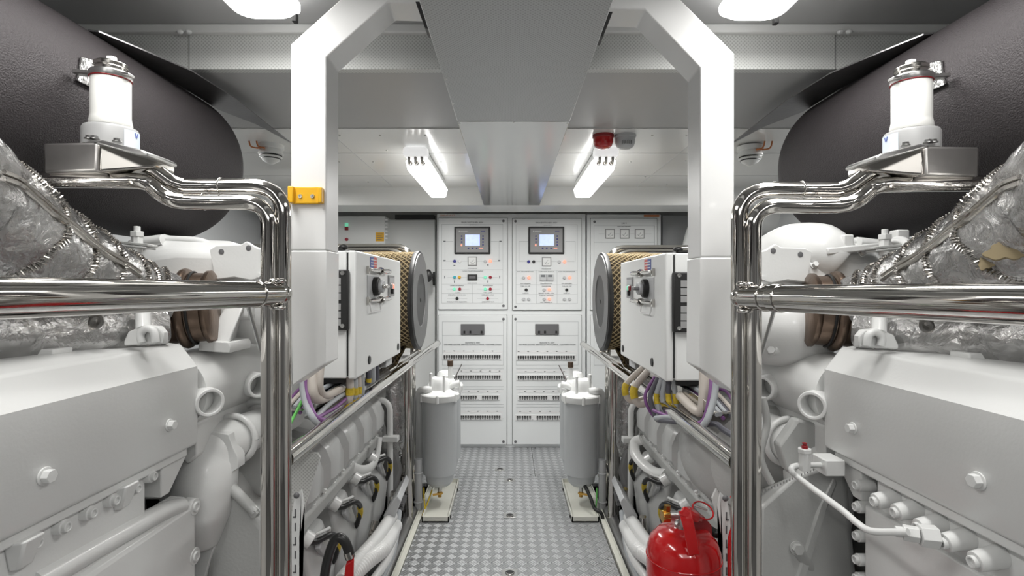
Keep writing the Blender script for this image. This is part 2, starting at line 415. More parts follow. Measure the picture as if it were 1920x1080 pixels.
def batten(x, label):
    t = thing('batten_light', label, 'light', (x, 3.1, ZS))
    MB().box(x-.05, x+.05, 2.74, 3.55, ZS-.06, ZS-.006).build('housing', 'panel_white', t, .012)
    MB().prism([(x-.064, 2.74, ZS-.06), (x+.064, 2.74, ZS-.06), (x+.05, 2.74, ZS-.12), (x-.05, 2.74, ZS-.12)], (0, .81, 0)).build('diffuser', 'lamp_glow', t, .01)
    MB().box(x-.062, x+.062, 2.66, 2.74, ZS-.062, ZS-.008).build('end_cap', 'lamp_shell', t, .02, segs=4)
    for k in (-1, 0, 1):
        g = MB(); p = Vector((x+k*.032, 2.735, ZS-.085)); g.tube([p, p+Vector((0,-.02,0))], .013, 6, 1); g.tube([p+Vector((0,-.018,0)), p+Vector((0,-.045,.0)), p+Vector((0,-.055,.03))], .008, 10, 3)
        g.build('cable_gland', 'chrome_dull', t)
    lamp(x, 3.14, ZS-.135, .09, .75, 13)
batten(-.475, 'lit batten light on the rear ceiling left of the duct')
batten(.485, 'lit batten light on the rear ceiling right of the duct')
# bare fill lamps added without fixtures: one behind the camera, two outboard aft
for x, y, z, w, l, e in ((0, -1.0, 2.0, 1.0, 1.2, 9), (-1.4, 3.0, 1.98, .2, .9, 7), (1.4, 3.0, 1.98, .2, .9, 7),):
    lamp(x, y, z, w, l, e)

# alarm sounders
for px, m_, lab in ((1131, 'dark_red', 'red alarm beacon under the rear ceiling beside the duct'), (1172, 'pale_grey', 'pale grey round sounder on the ceiling right of the red beacon')):
    p = P(px, 252, 2.5)
    t = thing('alarm_beacon' if m_ == 'dark_red' else 'alarm_sounder', lab, 'alarm', (p.x, 2.5, ZS))
    MB().lathe([(.05, 0), (.05, .012), (.047, .015)], (p.x, 2.5, ZS-.004), (0,0,-1), 30).build('base', m_, t)
    MB().lathe([(.046, .014), (.046, .035), (.040, .052), (.026, .062), (.0001, .066)], (p.x, 2.5, ZS-.004), (0,0,-1), 30).build('dome', 'red_paint' if m_ == 'dark_red' else 'pale_grey', t)
    if m_ != 'dark_red':
        g = MB()
        for k in range(5): g.box(p.x-.022+k*.01, p.x-.018+k*.01, 2.452, 2.47, ZS-.055, ZS-.04)
        g.build('grille', 'mid_grey', t)
# smoke detectors
for s in (-1, 1):
    p = P(508, 270, 2.67); sd = 'left' if s < 0 else 'right'
    t = thing('smoke_detector', 'white smoke detector with black slots on the ceiling, %s of the portal frame' % sd, 'smoke detector', (p.x, p.y, ZS), s)
    MB(s).lathe([(.062, 0), (.062, .02), (.054, .024)], (p.x, p.y, ZS-.004), (0,0,-1), 32).build('base', 'panel_white', t)
    MB(s).lathe([(.05, .022), (.058, .034), (.06, .048), (.05, .052), (.05, .057), (.055, .061), (.044, .068), (.044, .072), (.04, .078), (.015, .094), (.0001, .097)], (p.x, p.y, ZS-.004), (0,0,-1), 32).build('sensor_head', 'panel_white', t)
    g = MB(s)
    for r_, h_ in ((.0525, .0545), (.046, .070)): g.lathe([(r_-.004, h_-.0025), (r_, h_-.0025), (r_, h_+.0025), (r_-.004, h_+.0025)], (p.x, p.y, ZS-.004), (0,0,-1), 32)
    g.build('slots', 'black', t)
    g = MB(s)
    for k in (0, 1):
        q = P(466+k*14, 258, 2.6); g.tube([q+Vector((0,0,.03)), q+Vector((0,0,0))], .009, 8, 1)
    g.build('cable_gland', 'chrome_dull', t)
    g = MB(s)
    for k in (0, 1):
        q = P(466+k*14, 258, 2.6); g.tube([q, q+Vector((.01, 0, -.04)), q+Vector((.04, 0, -.05)), (p.x-.03, p.y-.03, ZS-.025)], .004, 8)
    g.build('wire', 'orange_plate', t)

# ================================================================ SWITCHBOARDS
YC = 4.35
def CX(px): return (px-VX)*YC/F
def CZ(py): return EYE-(py-VY)*YC/F
def panel_text(parent, items, name='lettering'):
    mb = MB()
    for s_, px, py, size in items:
        mb.add_text(s_, size, Matrix.Translation((CX(px), YC-.0225, CZ(py))) @ Matrix.Rotation(PI/2, 4, 'X'))
    return mb.build(name, 'ink', parent)
def dot(parent, name, px, py, r, m_, h=.008, ringm=None):
    p = (CX(px), YC-.02, CZ(py))
    o = MB().lathe([(r, 0), (r, h*.6), (r*.8, h), (.0001, h)], p, (0,-1,0), 16).build(name, m_, parent)
    return o
def prect(parent, name, x0, x1, y0, y1, m_, d0=.02, d=.006, bevel=0.):
    return MB().box(CX(x0), CX(x1), YC-d0-d, YC-d0, CZ(y1), CZ(y0)).build(name, m_, parent, bevel)
def lines(parent, segs, name='printed_lines', w=.0016, m_='line_grey'):
    mb = MB()
    for x0, y0, x1, y1 in segs:
        mb.box(min(CX(x0), CX(x1))-w, max(CX(x0), CX(x1))+w, YC-.0212, YC-.0205, min(CZ(y0), CZ(y1))-w, max(CZ(y0), CZ(y1))+w)
    return mb.build(name, m_, parent)
def door(parent, x0, x1, y0, y1, name, locks):
    o = MB().box(CX(x0), CX(x1), YC-.02, YC-.001, CZ(y1), CZ(y0)).build(name, 'cabinet_white', parent, .003)
    e = MB(); g = .0035
    for a in ((x0, x0, y0, y1), (x1, x1, y0, y1)): e.box(CX(a[0])-g, CX(a[0])+g, YC-.006, YC-.0005, CZ(y1)-g, CZ(y0)+g)
    for yy in (y0, y1): e.box(CX(x0)-g, CX(x1)+g, YC-.006, YC-.0005, CZ(yy)-g, CZ(yy)+g)
    e.build('gap_seal', 'mid_grey', o)
    for px, py in locks: dot(o, 'door_lock', px, py, .0105, 'dark_grey', .006)
    return o
def controller(d, x):
    def rr(x0, x1, y0, y1, dep, dd, m_, name, bv): return prect(d, name, x0, x1, y0, y1, m_, dep, dd, bv)
    rr(x-33.5, x+33.5, 425.5, 477, .02, .014, 'black', 'screen_bezel', .012)
    rr(x-30, x+30, 429, 473.5, .034, .002, 'mid_grey', 'screen_fascia', .004)
    rr(x-13, x+14, 440.5, 461.5, .036, .0015, 'screen', 'display', 0)
    k = MB()
    for yy in (443.5, 449, 454.5): k.box(CX(x-20.8), CX(x-18.2), YC-.040, YC-.036, CZ(yy+1.3), CZ(yy-1.3))
    for yy in (443.5, 449, 454.5, 460): k.box(CX(x+18.7), CX(x+21.3), YC-.040, YC-.036, CZ(yy+1.3), CZ(yy-1.3))
    for xx in (-7, .5, 8.5): k.box(CX(x+xx-1.4), CX(x+xx+1.4), YC-.040, YC-.036, CZ(467.3), CZ(464.7))
    k.build('keypad', 'blue', d, .0015)
    k = MB()
    k.add_text('Deif', .018, Matrix.Translation((CX(x+20), YC-.0365, CZ(434))) @ Matrix.Rotation(PI/2, 4, 'X')) if False else k.box(CX(x+16), CX(x+24), YC-.0365, YC-.036, CZ(435), CZ(433.6))
    k.build('maker_mark', 'blue', d)
    k = MB(); k.box(CX(x-22), CX(x-9), YC-.0365, YC-.036, CZ(434.8), CZ(433.8)); k.ball((CX(x-24), YC-.036, CZ(434.2)), .005, (1,.2,1), 6); k.build('logo_strip', 'panel_white', d)
    k = MB(); k.box(CX(x+13.5), CX(x+20), YC-.0375, YC-.036, CZ(466.6), CZ(465.2)).build('status_light', 'lamp_lit', d); MB().box(CX(x-21.3), CX(x-18.5), YC-.0375, YC-.036, CZ(462), CZ(459)).build('alarm_light', 'lamp_lit', d)
def gauge(d, x, y, w=8.5):
    g = prect(d, 'gauge', x-w, x+w, y-w, y+w, 'mid_grey', .02, .008, .002)
    MB().box(CX(x-w+1.6), CX(x+w-1.6), YC-.0295, YC-.028, CZ(y+w-1.6), CZ(y-w+1.6)).build('dial', 'panel_white', g)
    n_ = MB(); a = Vector((CX(x-2), YC-.030, CZ(y+3))); b_ = Vector((CX(x+2.5), YC-.030, CZ(y-3))); n_.obox((a+b_)/2, b_-a, (0,1,0), (b_-a).length, .002, .0025)
    n_.ring((CX(x+.5), YC-.030, CZ(y)), (0,1,0), .020, .0012, 16, 4, PI*.1, PI*.9); n_.build('needle', 'ink', g)

t = thing('switchboard_cabinet', 'tall white double-door switchboard with two blue control screens facing the aisle', 'switchboard', (CX(958), YC, 0))
MB().box(CX(819.5), CX(1098), YC-.001, 4.71, .02, CZ(401)).build('housing', 'cabinet_white', t, .006)
MB().box(CX(821), CX(1097), YC+.01, 4.70, 0, .02).build('plinth', 'cabinet_white', t)
# ---- upper left door
d = door(t, 823, 951, 409.5, 580, 'upper_door', ((944, 415), (944, 573)))
controller(d, 886); gauge(d, 886, 490)
for px, py, m_ in ((853,490,'blue'),(862.5,490.5,'white_glass'),(910,490.5,'pale_grey'),(853,520,'cyan'),(862,520,'yellow'),(910,520,'lamp_green'),(919.5,520,'lamp_red'),
                   (852.5,542,'lamp_green'),(862.5,542,'lamp_red'),(910,542,'lamp_green'),(919.5,542,'lamp_red'),(857.5,559.5,'black'),(914.5,559.5,'lamp_red')):
    dot(d, 'push_button', px, py, .0125, m_, .012)
dot(d, 'push_button', 919.5, 490, .013, 'lamp_lit', .012)
g = prect(d, 'hour_meter', 877, 895, 514.5, 525.5, 'black', .02, .012, .003); prect(g, 'counter', 880, 892, 517.5, 522.5, 'dark_grey', .032, .002)
lines(d, [(829,421,943,421),(829,421,829,568),(943,421,943,568),(829,506,943,506),(829,533,943,533),(829,550.5,943,550.5),(829,568,943,568),(886,533,886,568),
          (834,453,850,453),(921,453,938,453),(835,453,835,490),(936,453,936,490),(835,490,850,490),(925,490,936,490),(865,490,877,490),(895,490,905,490),(840,520,850,520),(865,520,876,520),(896,520,906,520),(923,520,934,520),
          (838,542,849,542),(865,542,880,542),(895,542,906,542),(922,542,938,542),(839,559.5,855,559.5),(860,559.5,876,559.5),(895,559.5,912,559.5),(917,559.5,934,559.5)], w=.0009)
k = MB()
for px, py, w_, h_ in ((834,453,3,1.6),(941.5-3,453,3,1.6),(834,489,3,1.8),(936,489,3,1.8),(834.5,519.5,1.2,3.5),(937,519.5,1.2,3.5),(852.5,528,1.2,3),(915,528,1.2,3),(915,497,2,2),(852.5,498,2.5,1.2)):
    k.box(CX(px-w_), CX(px+w_), YC-.0215, YC-.0205, CZ(py+h_), CZ(py-h_)) if w_ < 1 else k.box(CX(px-w_*.7), CX(px+w_*.7), YC-.0215, YC-.0205, CZ(py+h_*.7), CZ(py-h_*.7))
k.build('lettering', 'ink', d)
panel_text(d, [('MAIN SWITCHBD. 400V', 886, 417.8, .017), ('GENERATOR N. 1', 889, 422.3, .009), ('SYNCHROSCOPE', 886, 503.4, .010), ('SHORE CONVERTER INSULATION', 887, 508.6, .011), ('HOUR COUNTER', 886, 531, .010),
               ('GENERATOR BREAKER', 857, 535.5, .011), ('SHORE BREAKER', 915, 535.5, .011), ('CLOSED', 858, 548.5, .010), ('OPEN / CLOSED', 915, 548.5, .010), ('EMERGENCY SWITCH ON', 857, 553, .012), ('EMERGENCY STOP', 915, 553, .012),
               ('MANUAL SWITCH SELECTION', 857, 566, .012), ('EMERGENCY CUT', 915, 566, .012)])
# ---- upper right door
d = door(t, 961, 1089.5, 410, 581, 'upper_door', ((966.5, 415.5), (966.5, 575)))
controller(d, 1024); gauge(d, 1024.5, 491)
for px, py, m_ in ((991,491,'blue'),(1000.5,491,'black'),(1048,491.5,'pale_grey'),(981.5,521,'pale_grey'),(1057.5,521,'pale_grey'),(986.5,543.5,'black'),(1062,543.5,'black'),(1020,543.5,'pale_grey'),
                   (981.5,561,'pale_grey'),(991,561,'pale_grey'),(1057.5,561,'pale_grey'),(1067,561,'pale_grey'),(1020,561,'pale_grey')):
    dot(d, 'push_button', px, py, .0125, m_, .012)
for px, py in ((1058,491),(991.5,520.5),(1067.5,520.5),(1029.5,543),(1029.5,560.5)): dot(d, 'push_button', px, py, .013, 'lamp_lit', .012)
for px in (1018, 1031):
    g = prect(d, 'selector_unit', px-6, px+6, 514.5, 526.5, 'pale_grey', .02, .016, .002); prect(g, 'window', px-4, px+3.5, 515.5, 519.5, 'ink', .036, .001)
lines(d, [(967.5,422,1082,422),(967.5,422,967.5,569),(1082,422,1082,569),(967.5,507,1082,507),(967.5,534,1082,534),(967.5,552,1082,552),(967.5,569,1082,569),(1005.5,507,1005.5,569),(1044,507,1044,569),
          (973,453,990,453),(1060,453,1078,453),(973,453,973,491),(1078,453,1078,491),(973,491,988,491),(1063,491,1076,491),(1004,491,1015,491),(1034,491,1044,491)], w=.0009)
panel_text(d, [('MAIN SWITCHBD. 400V', 1024, 418.4, .017), ('GENERATOR N. 2', 1027, 423, .009), ('SYNCHROSCOPE', 1024, 504.5, .010), ('BOW THRUSTER BREAKER', 985, 509.5, .011), ('SHORE CONV. SELECTOR', 1024, 509.5, .011), ('STERN THRUSTER BREAKER', 1062, 509.5, .011),
               ('MAN ENERGIZED', 985, 532, .011), ('SELECTOR SWITCH', 1024, 532, .011), ('MAN ENERGIZED', 1062, 532, .011), ('TURN ON / OFF', 985, 536.7, .011), ('MAIN BREAKER', 1024, 536.7, .011), ('TURN ON / OFF', 1062, 536.7, .011),
               ('CLOSE LINE', 985, 549.7, .010), ('BREAKER CLOSED / OPEN', 1024, 549.7, .011), ('CLOSE LINE', 1062, 549.7, .010), ('TURN ON / OFF SHORE', 1024, 554.2, .011), ('FUEL TRANSFER ON', 1024, 567, .011)])
# ---- lower doors with breakers
def lower_door(x0, x1, lockx, rows, nm):
    d = door(t, x0, x1, 591, 832, 'lower_door', ((lockx, 598), (lockx, 826.5)))
    cx = (x0+x1)/2
    g = prect(d, 'main_breaker', cx-22, cx+22, 607, 627, 'dark_grey', .02, .012, .004)
    k = MB()
    for a in (-15, -4, 17): k.box(CX(cx+a-1.5), CX(cx+a+1.5), YC-.044, YC-.032, CZ(624), CZ(619.5))
    k.build('toggle', 'black', g, .002)
    l = [(x0+7, 603, x1-6, 603), (x0+7, 628.5, x1-6, 628.5), (x0+7, 603, x0+7, 684), (x1-6, 603, x1-6, 684)]
    for yy in (684, 691, 724, 729, 757, 762, 784): l.append((x0+7, yy, x1-6, yy))
    lines(d, l, w=.0012)
    panel_text(d, [('SEZIONE N. ' + nm, cx, 642, .016), ('DISTRIBUZIONE SERVIZI DI MACCHINA / DISTRIBUTION', cx, 645.8, .0185)])
    stuff = MB(); n_ind = 0
    for ri, (yy, xa, xb, n, gap) in enumerate(rows):
        prect(d, 'breaker_rail', xa-2, xb+2, yy-4.5, yy+6.5, 'pale_grey' if False else 'white_glass', .02, .006, .001)
        for k_ in range(n):
            if k_ in gap: continue
            px = xa+(xb-xa)*(k_+.5)/n; up = ((k_*7+ri*3) % 19 == 0)
            def tog(mb): 
                mb.box(CX(px-1.65), CX(px+1.65), YC-.029, YC-.026, CZ(yy+2.2), CZ(yy-2.2)); mb.prism([(CX(px-1.0), YC-.028, CZ(yy-.8)), (CX(px+1.0), YC-.028, CZ(yy-.8)), (CX(px+.9), YC-.040, CZ(yy+3)), (CX(px-.9), YC-.040, CZ(yy+3))], (0, .004, -.004)); return mb
            if ri < 2: tog(MB()).build('breaker_toggle', 'black', d)
            else: tog(stuff)
        k = MB()
        for k_ in range(n):
            px = xa+(xb-xa)*(k_+.5)/n
            if k_ % 2 == 0: k.box(CX(px-1.2), CX(px+1.2), YC-.0265, YC-.026, CZ(yy+5.6), CZ(yy+4.4))
            if (k_*5+ri) % 4 == 0: k.box(CX(px-1.5), CX(px+1.5), YC-.0212, YC-.0205, CZ(yy-9.4), CZ(yy-10.6))
        k.build('breaker_tags', 'line_grey', d)
    o = stuff.build('lower_breaker_toggles', 'black', d); o['kind'] = 'stuff'
    k = MB()
    for yy in (657, 693.5, 731, 769): k.box(CX(x0+9), CX(x1-7), YC-.0212, YC-.0206, CZ(yy+4.2), CZ(yy))
    k.build('name_strip', 'white_glass', d)
lower_door(823, 950, 944, [(667.5, 832, 939, 24, ()), (705, 832, 939, 24, ()), (743, 832, 935, 23, (14, 15)), (780, 836, 939, 23, (4, 5))], '400V')
lower_door(961, 1089.5, 966.5, [(668.5, 970, 1077, 24, ()), (706, 970, 1077, 24, ()), (743.5, 973, 1075, 23, (12, 13)), (780.5, 968, 1075, 23, (6, 7))], '230V')
MB().box(CX(822), CX(855), YC-.004, YC-.001, CZ(405.5), CZ(401.5)).build('maker_plate', 'orange_plate', t) if False else None
k = MB().box(CX(822), CX(855), YC-.004, YC-.001, CZ(406.5), CZ(401.8)); k.build('name_plate', 'white_glass', t)
k = MB(); k.add_text('GENERATOR SET', .016, Matrix.Translation((CX(838.5), YC-.0045, CZ(404.2))) @ Matrix.Rotation(PI/2, 4, 'X')); k.build('plate_lettering', 'orange_plate', t)

t = thing('switchboard_cabinet', 'white single-width switchboard with three square gauges, right of the double one', 'switchboard', (CX(1170), YC, 0))
MB().box(CX(1100.5), CX(1239.5), YC-.001, 4.71, .02, CZ(402)).build('housing', 'cabinet_white', t, .006)
MB().box(CX(1101), CX(1239), YC+.01, 4.70, 0, .02).build('plinth', 'cabinet_white', t)
d = door(t, 1107, 1231, 410, 581, 'upper_door', ((1114, 416.5), (1114, 575)))
for px in (1142.5, 1170, 1198): gauge(d, px, 439, 8.8)
lines(d, [(1113,424,1226,424),(1113,424,1113,569),(1226,424,1226,569),(1113,455,1226,455),(1122,439,1132,439),(1152,439,1160,439),(1180,439,1188,439),(1208,439,1220,439),(1113,506,1226,506),(1113,540,1226,540)], w=.0009)
for px in (1140, 1170, 1200):
    for py in (480, 522): dot(d, 'push_button', px, py, .0125, 'pale_grey', .012)
panel_text(d, [('230 V', 1169, 419.5, .018), ('MAIN SWITCHBOARD', 1169, 425.3, .011)])
d = door(t, 1107, 1231, 591, 832, 'lower_door', ((1114, 599), (1114, 826.5)))
lines(d, [(1113,603,1226,603),(1113,628,1226,628),(1113,684,1226,684),(1113,603,1113,684)], w=.0012)
k = MB().box(CX(1207), CX(1236), YC-.004, YC-.001, CZ(406.5), CZ(402.8)); k.build('name_plate', 'orange_plate', t)

# ================================================================ BACK-WALL THINGS
t = thing('wall_cabinet', 'low white wall box with green and red switch and yellow sticker', 'cabinet', (-1.2, 4.5, 1.3))
w0, w1 = P(560, 405, 4.4), P(722, 600, 4.4)
MB().box(w0.x, w1.x, 4.4, 4.71, w1.z, w0.z).build('housing', 'panel_white', t, .006)
p = P(650, 425, 4.4); MB().box(p.x-.014, p.x+.014, 4.39, 4.4, p.z, p.z+.03).build('green_switch', 'lamp_green', t, .003); MB().box(p.x-.014, p.x+.014, 4.39, 4.4, p.z-.03, p.z).build('red_switch', 'dark_red', t, .003)
p = P(650, 449, 4.4); MB().lathe([(.014, 0), (.011, .014), (.0001, .014)], p, (0,-1,0), 16).build('stop_button', 'lamp_red', t)
a, b_ = P(704.5, 436, 4.4), P(720, 452.5, 4.4); w_ = MB().box(a.x, b_.x, 4.397, 4.4, b_.z, a.z).build('warning_sticker', 'yellow', t)
k = MB()
for i in range(4): k.box(a.x+.008, b_.x-.008-(i % 2)*.01, 4.3955, 4.397, a.z-.014-i*.015, a.z-.010-i*.015)
k.build('sticker_print', 'ink', w_)
k = MB()
for i in range(6): pp = P(727, 412+i*7, 4.4); k.box(w1.x-.0005, w1.x+.02, 4.40, 4.425, pp.z-.006, pp.z+.006)
k.build('cable_clamps', 'white_glass', t)
t = thing('wall_panel', 'plain pale grey sheet panel with a black strip on top, left of the switchboards', 'panel', (-.8, 4.6, 0))
MB().box(P(728,0,4.6).x, P(817,0,4.6).x, 4.55, 4.6, 0.0, P(0,413,4.6).z).build('sheet', 'panel_white', t, .004)
MB().box(P(742,0,4.55).x, P(815,0,4.55).x, 4.52, 4.6, P(0,413,4.6).z, P(0,405,4.6).z).build('top_strip', 'black', t)
MB().box(P(812,0,4.55).x, P(816,0,4.55).x, 4.53, 4.55, P(0,535,4.55).z, P(0,510,4.55).z).build('hinge', 'black', t, .003)
p = P(806, 517, 4.4)
t = thing('door_stop', 'black knob sticking out between the left air filter and the switchboard', 'knob', p)
MB().cyl(P(806,517,4.3), P(806,517,4.55), .028).build('stem', 'black', t, .004)
MB().ball(P(803,517,4.28), .04, (.8, .6, 1.3), 10).build('grip', 'black_rubber', t)
t = thing('wall_panel', 'plain grey sheet panel right of the single switchboard', 'panel', (1.35, 4.6, 0))
MB().box(P(1240,0,4.5).x+.01, P(1300,0,4.5).x, 4.5, 4.6, 0, P(0,404,4.5).z).build('sheet', 'pale_grey', t, .004)
t = thing('vent_pipe', 'fat white elbow pipe rising behind the right air filter', 'pipe', (1.4, 4.1, 1.3))
MB().tube([P(1320,640,4.1), P(1320,520,4.1), P(1318,470,4.1), P(1335,425,4.1), P(1380,405,4.1), P(1460,402,4.1)], .155, 28, 8).build('elbow', 'panel_white', t)
MB().ring(P(1320,520,4.1), (0,0,1), .157, .012).build('joint_ring', 'panel_white', t)
t = thing('wall_cabinet', 'small white switch box with red and black knobs seen through the right guard rail', 'cabinet', (2.1*.93, 4.3, 1.3))
MB().box(P(1395,0,4.1).x, P(1550,0,4.1).x if False else 1.98, 4.1, 4.5, 1.2, P(0,429,4.1).z).build('housing', 'panel_white', t, .006)
for px, m_ in ((1436, 'black'), (1445, 'white_glass'), (1455, 'dark_red')):
    MB().lathe([(.016, 0), (.013, .02), (.0001, .02)], P(px, 443, 4.1), (0,-1,0), 14).build('knob', m_, t)
for px in (1437, 1450): MB().box(P(px-3,0,4.1).x, P(px+3,0,4.1).x, 4.085, 4.1, P(0,452,4.1).z, P(0,447,4.1).z).build('rocker_switch', 'black', t, .003)
t = thing('wall_cabinet', 'plain white box on the rear wall behind the left guard rail', 'cabinet', (-1.8, 4.3, 1.2))
MB().box(-1.98, P(540,0,4.3).x, 4.3, 4.7, .9, P(0,449,4.3).z).build('housing', 'panel_white', t, .006)
MB().box(-1.98, P(540,0,4.3).x, 4.28, 4.7, P(0,449,4.3).z, P(0,443,4.3).z).build('top_strip', 'black', t)

# ================================================================ THE TWO SIDES
def ray_cyl(px, py, X, Z, R):      # where the ray through px,py meets a horizontal cylinder along y
    dx, dz = (px-VX)/F, -(py-VY)/F; ez = EYE-Z
    a = dx*dx+dz*dz; b = 2*(-X*dx+ez*dz); c = X*X+ez*ez-R*R
    disc = max(b*b-4*a*c, 0); Y = (-b-math.sqrt(disc))/(2*a)
    return Vector((dx*Y, Y, EYE+dz*Y))

def build_side(s):
    sd = 'left' if s < 0 else 'right'
    # ---------------- silencer
    MX_, MZ_, MR_ = -1.262, 1.748, .275
    t = thing('exhaust_silencer', 'huge charcoal textured silencer cylinder with rounded end, top %s' % sd, 'silencer', (MX_, .8, MZ_), s)
    prof = [(MR_, 0)]
    prof += [(MR_*math.cos(a)**.75, 2.25+.15*math.sin(a)) for a in [PI/2*k/16 for k in range(17)]]
    MB(s).lathe(prof, (MX_, -.3, MZ_), (0,1,0), 96).build('shell', 'charcoal', t)
    q = [(150,106),(168,110),(186,122),(184,134),(186,168),(178,167),(143,150),(147,135)]
    pts = [ray_cyl(x, y, MX_, MZ_, MR_+.004) for x, y in q]
    MB(s).prism(pts, (.004, 0, -.002)).build('foil_patch', 'silver_blanket', t)
    # ---------------- tapered fin beneath the ceiling
    q = [(165,58),(185,60),(262,92),(360,134),(440,184),(545,268),(480,233),(410,206),(340,162),(250,112)]
    pts = []
    for x, y in q:
        Y = .675*F/(VY-y); pts.append(P(x, y, Y))
    t = MB(s).prism(pts, (0, 0, .004)).build('ceiling_fin', 'charcoal_fin')
    tag(t, 'long tapering dark metal strip hanging beside the %s silencer' % sd, 'trim strip')
    # ---------------- near guard rail
    t = thing('guard_rail', 'thick chrome guard rail bent over in the %s foreground' % sd, 'railing', (-.55, 1.26, -.4), s)
    r = .0185
    out = fillet([P(531,1090,1.26)+Vector((0,0,-.9)), P(531,349,1.26), P(400,349,1.24)], .088, 14)
    out += catmull([P(345,349,1.22), P(322,342,1.21), P(300,327,1.20), P(280,314,1.19), P(255,308,1.18), P(215,307,1.17)], 6)
    MB(s).tube(out, r, 22, 1).build('outer_tube', 'chrome', t, angle=70)
    inn = fillet([P(504,1090,1.24)+Vector((0,0,-.9)), P(504,379,1.24), P(400,379,1.22)], .060, 14)
    inn += catmull([P(345,378,1.20), P(322,374,1.19), P(300,362,1.185), P(282,347,1.18), P(262,340,1.17), P(200,338,1.16), P(70,337,1.14), P(-40,337,1.12)], 6)
    MB(s).tube(inn, .0175, 22, 1).build('inner_tube', 'chrome', t, angle=70)
    mid = [Vector((-.545, 1.255, 1.286)), Vector((-.60, 1.02, 1.286)), Vector((-.665, .70, 1.287)), Vector((-.73, .38, 1.288))]
    MB(s).tube(mid, .0285, 32, 6).build('middle_rail', 'chrome', t, angle=70)
    d0 = (mid[1]-mid[0]).normalized()
    for cc_, ax_, R_, r_ in ((mid[0]+d0*.075, d0, .0288, .0022), (P(383,378,1.217), (1,0,0), .0178, .0022), (P(415,349,1.243), (1,0,0), .0188, .0022), (P(517,551,1.25)+Vector((.0,0,.030)), (0,0,1), .021, .006), (P(517,551,1.25)+Vector((.0,0,-.032)), (0,0,1), .021, .005)):
        MB(s).ring(cc_, ax_, R_, r_, 28, 8).build('weld_bead', 'chrome', t, angle=80)
    if s == 1: MB(s).tube([mid[0]+d0*.10, mid[0]+d0*.125], .0305, 32, 1).build('joint_collar', 'chrome', t, .002)
    MB(s).ball(mid[0]+Vector((0,0,0)), .0315, (1,.9,1), 14).build('joint_knuckle', 'chrome', t, angle=80)
    MB(s).tube([P(466,577,1.23), P(505,712,1.26)], .0045, 10, 1).build('stay_bar', 'steel', t)
    MB(s).prism([P(x, y, 1.12) for x, y in ((79,268),(183,266),(183,322),(80,324))], (0, .12, 0)).build('support_bracket', 'satin_steel', t, .006, segs=3)
    MB(s).loft([[P(184.5,267,1.12), P(184.5,322,1.12), P(184.5,322,1.12)+Vector((0,.12,0)), P(184.5,267,1.12)+Vector((0,.12,0))],
                [P(291,297,1.17), P(291,314,1.17), P(291,314,1.17)+Vector((0,.07,0)), P(291,297,1.17)+Vector((0,.07,0))]])  .build('bracket_wedge', 'chrome_dull', t, .005, segs=3)
    q = [(172,268),(190,262),(264,280),(276,286),(276,294),(262,292),(184,270)]
    MB(s).prism([P(x, y, 1.10) for x, y in q], (0, .10, 0)).build('mounting_plate', 'steel', t, .003)
    # ---------------- pillar mount on the bracket
    c = P(208, 278, 1.20)
    t = thing('insulated_mount', 'white ceramic cylinder on a grey collar standing on the %s chrome bracket' % sd, 'mount', c, s)
    MB(s).lathe([(.054, 0), (.054, .038), (.051, .044), (.040, .046)], c, (0,0,1), 48).build('collar', 'collar_grey', t)
    zb = .046
    MB(s).lathe([(.034, zb), (.0395, zb+.002), (.0415, zb+.008), (.0395, zb+.018), (.0385, zb+.024), (.0385, zb+.106), (.037, zb+.109)], c, (0,0,1), 48).build('ceramic_tube', 'ceramic', t)
    z1 = zb+.107
    MB(s).lathe([(.040, z1), (.0415, z1+.003), (.0415, z1+.014), (.038, z1+.017)], c, (0,0,1), 40).build('top_flange', 'steel', t, .001)
    MB(s).ring(c+Vector((0,0,z1+.001)), (0,0,1), .0395, .0015, 40, 6).build('gasket', 'dark_red', t)
    MB(s).lathe([(.030, z1+.017), (.030, z1+.026), (.033, z1+.027), (.033, z1+.036), (.028, z1+.039), (.012, z1+.040)], c, (0,0,1), 40).build('cap', 'chrome_dull', t, .001)
    MB(s).tube([c+Vector((.002,0,z1+.038)), c+Vector((.002,0,z1+.052))], .011, 6, 1).build('top_nut', 'ceramic', t, .001)
    MB(s).obox(c+Vector((-.055, .0, z1+.016)), (1, 0, -.05), (0,0,1), .05, .022, .009).build('clamp_arm', 'steel', t, .002); MB(s).obox(c+Vector((.044,-.01,z1+.008)), (1,0,-.2), (0,0,1), .02, .02, .006).build('clamp_tab', 'steel', t, .001)
    for a in (-.6, .3, 2.4): MB(s).bolt(c+Vector((.055*math.cos(a-1), -.06*abs(math.sin(a-1))-.0, .004)), (0,0,1), .007).build('bolt', 'steel', t)
    # data label wraps the collar
    g = MB(s)
    secs = []
    for k in range(7):
        a = math.radians(-28+k*8.5); R_ = .0548
        base = c+Vector((R_*math.cos(a), R_*math.sin(a), 0)); secs.append((base+Vector((0,0,-.003)), base+Vector((0,0,.037))))
    vs = [g._v(p) for p in secs]
    for i in range(6): g._f([vs[i][0], vs[i+1][0], vs[i+1][1], vs[i][1]])
    lb = g.build('data_label', 'label_paper', t)
    # blue letter V on the label
    a = math.radians(4); base = c+Vector((.0552*math.cos(a), .0552*math.sin(a), .029)); tx = Vector((-math.sin(a), math.cos(a), 0))
    g = MB(s); g.obox(base+tx*-.003, tx*.35+Vector((0,0,-1)), (math.cos(a), math.sin(a), 0), .010, .0025, .0008); g.obox(base+tx*.0025, tx*-.35+Vector((0,0,-1)), (math.cos(a), math.sin(a), 0), .010, .0025, .0008)
    g.build('letter_mark', 'sticker_blue', lb)

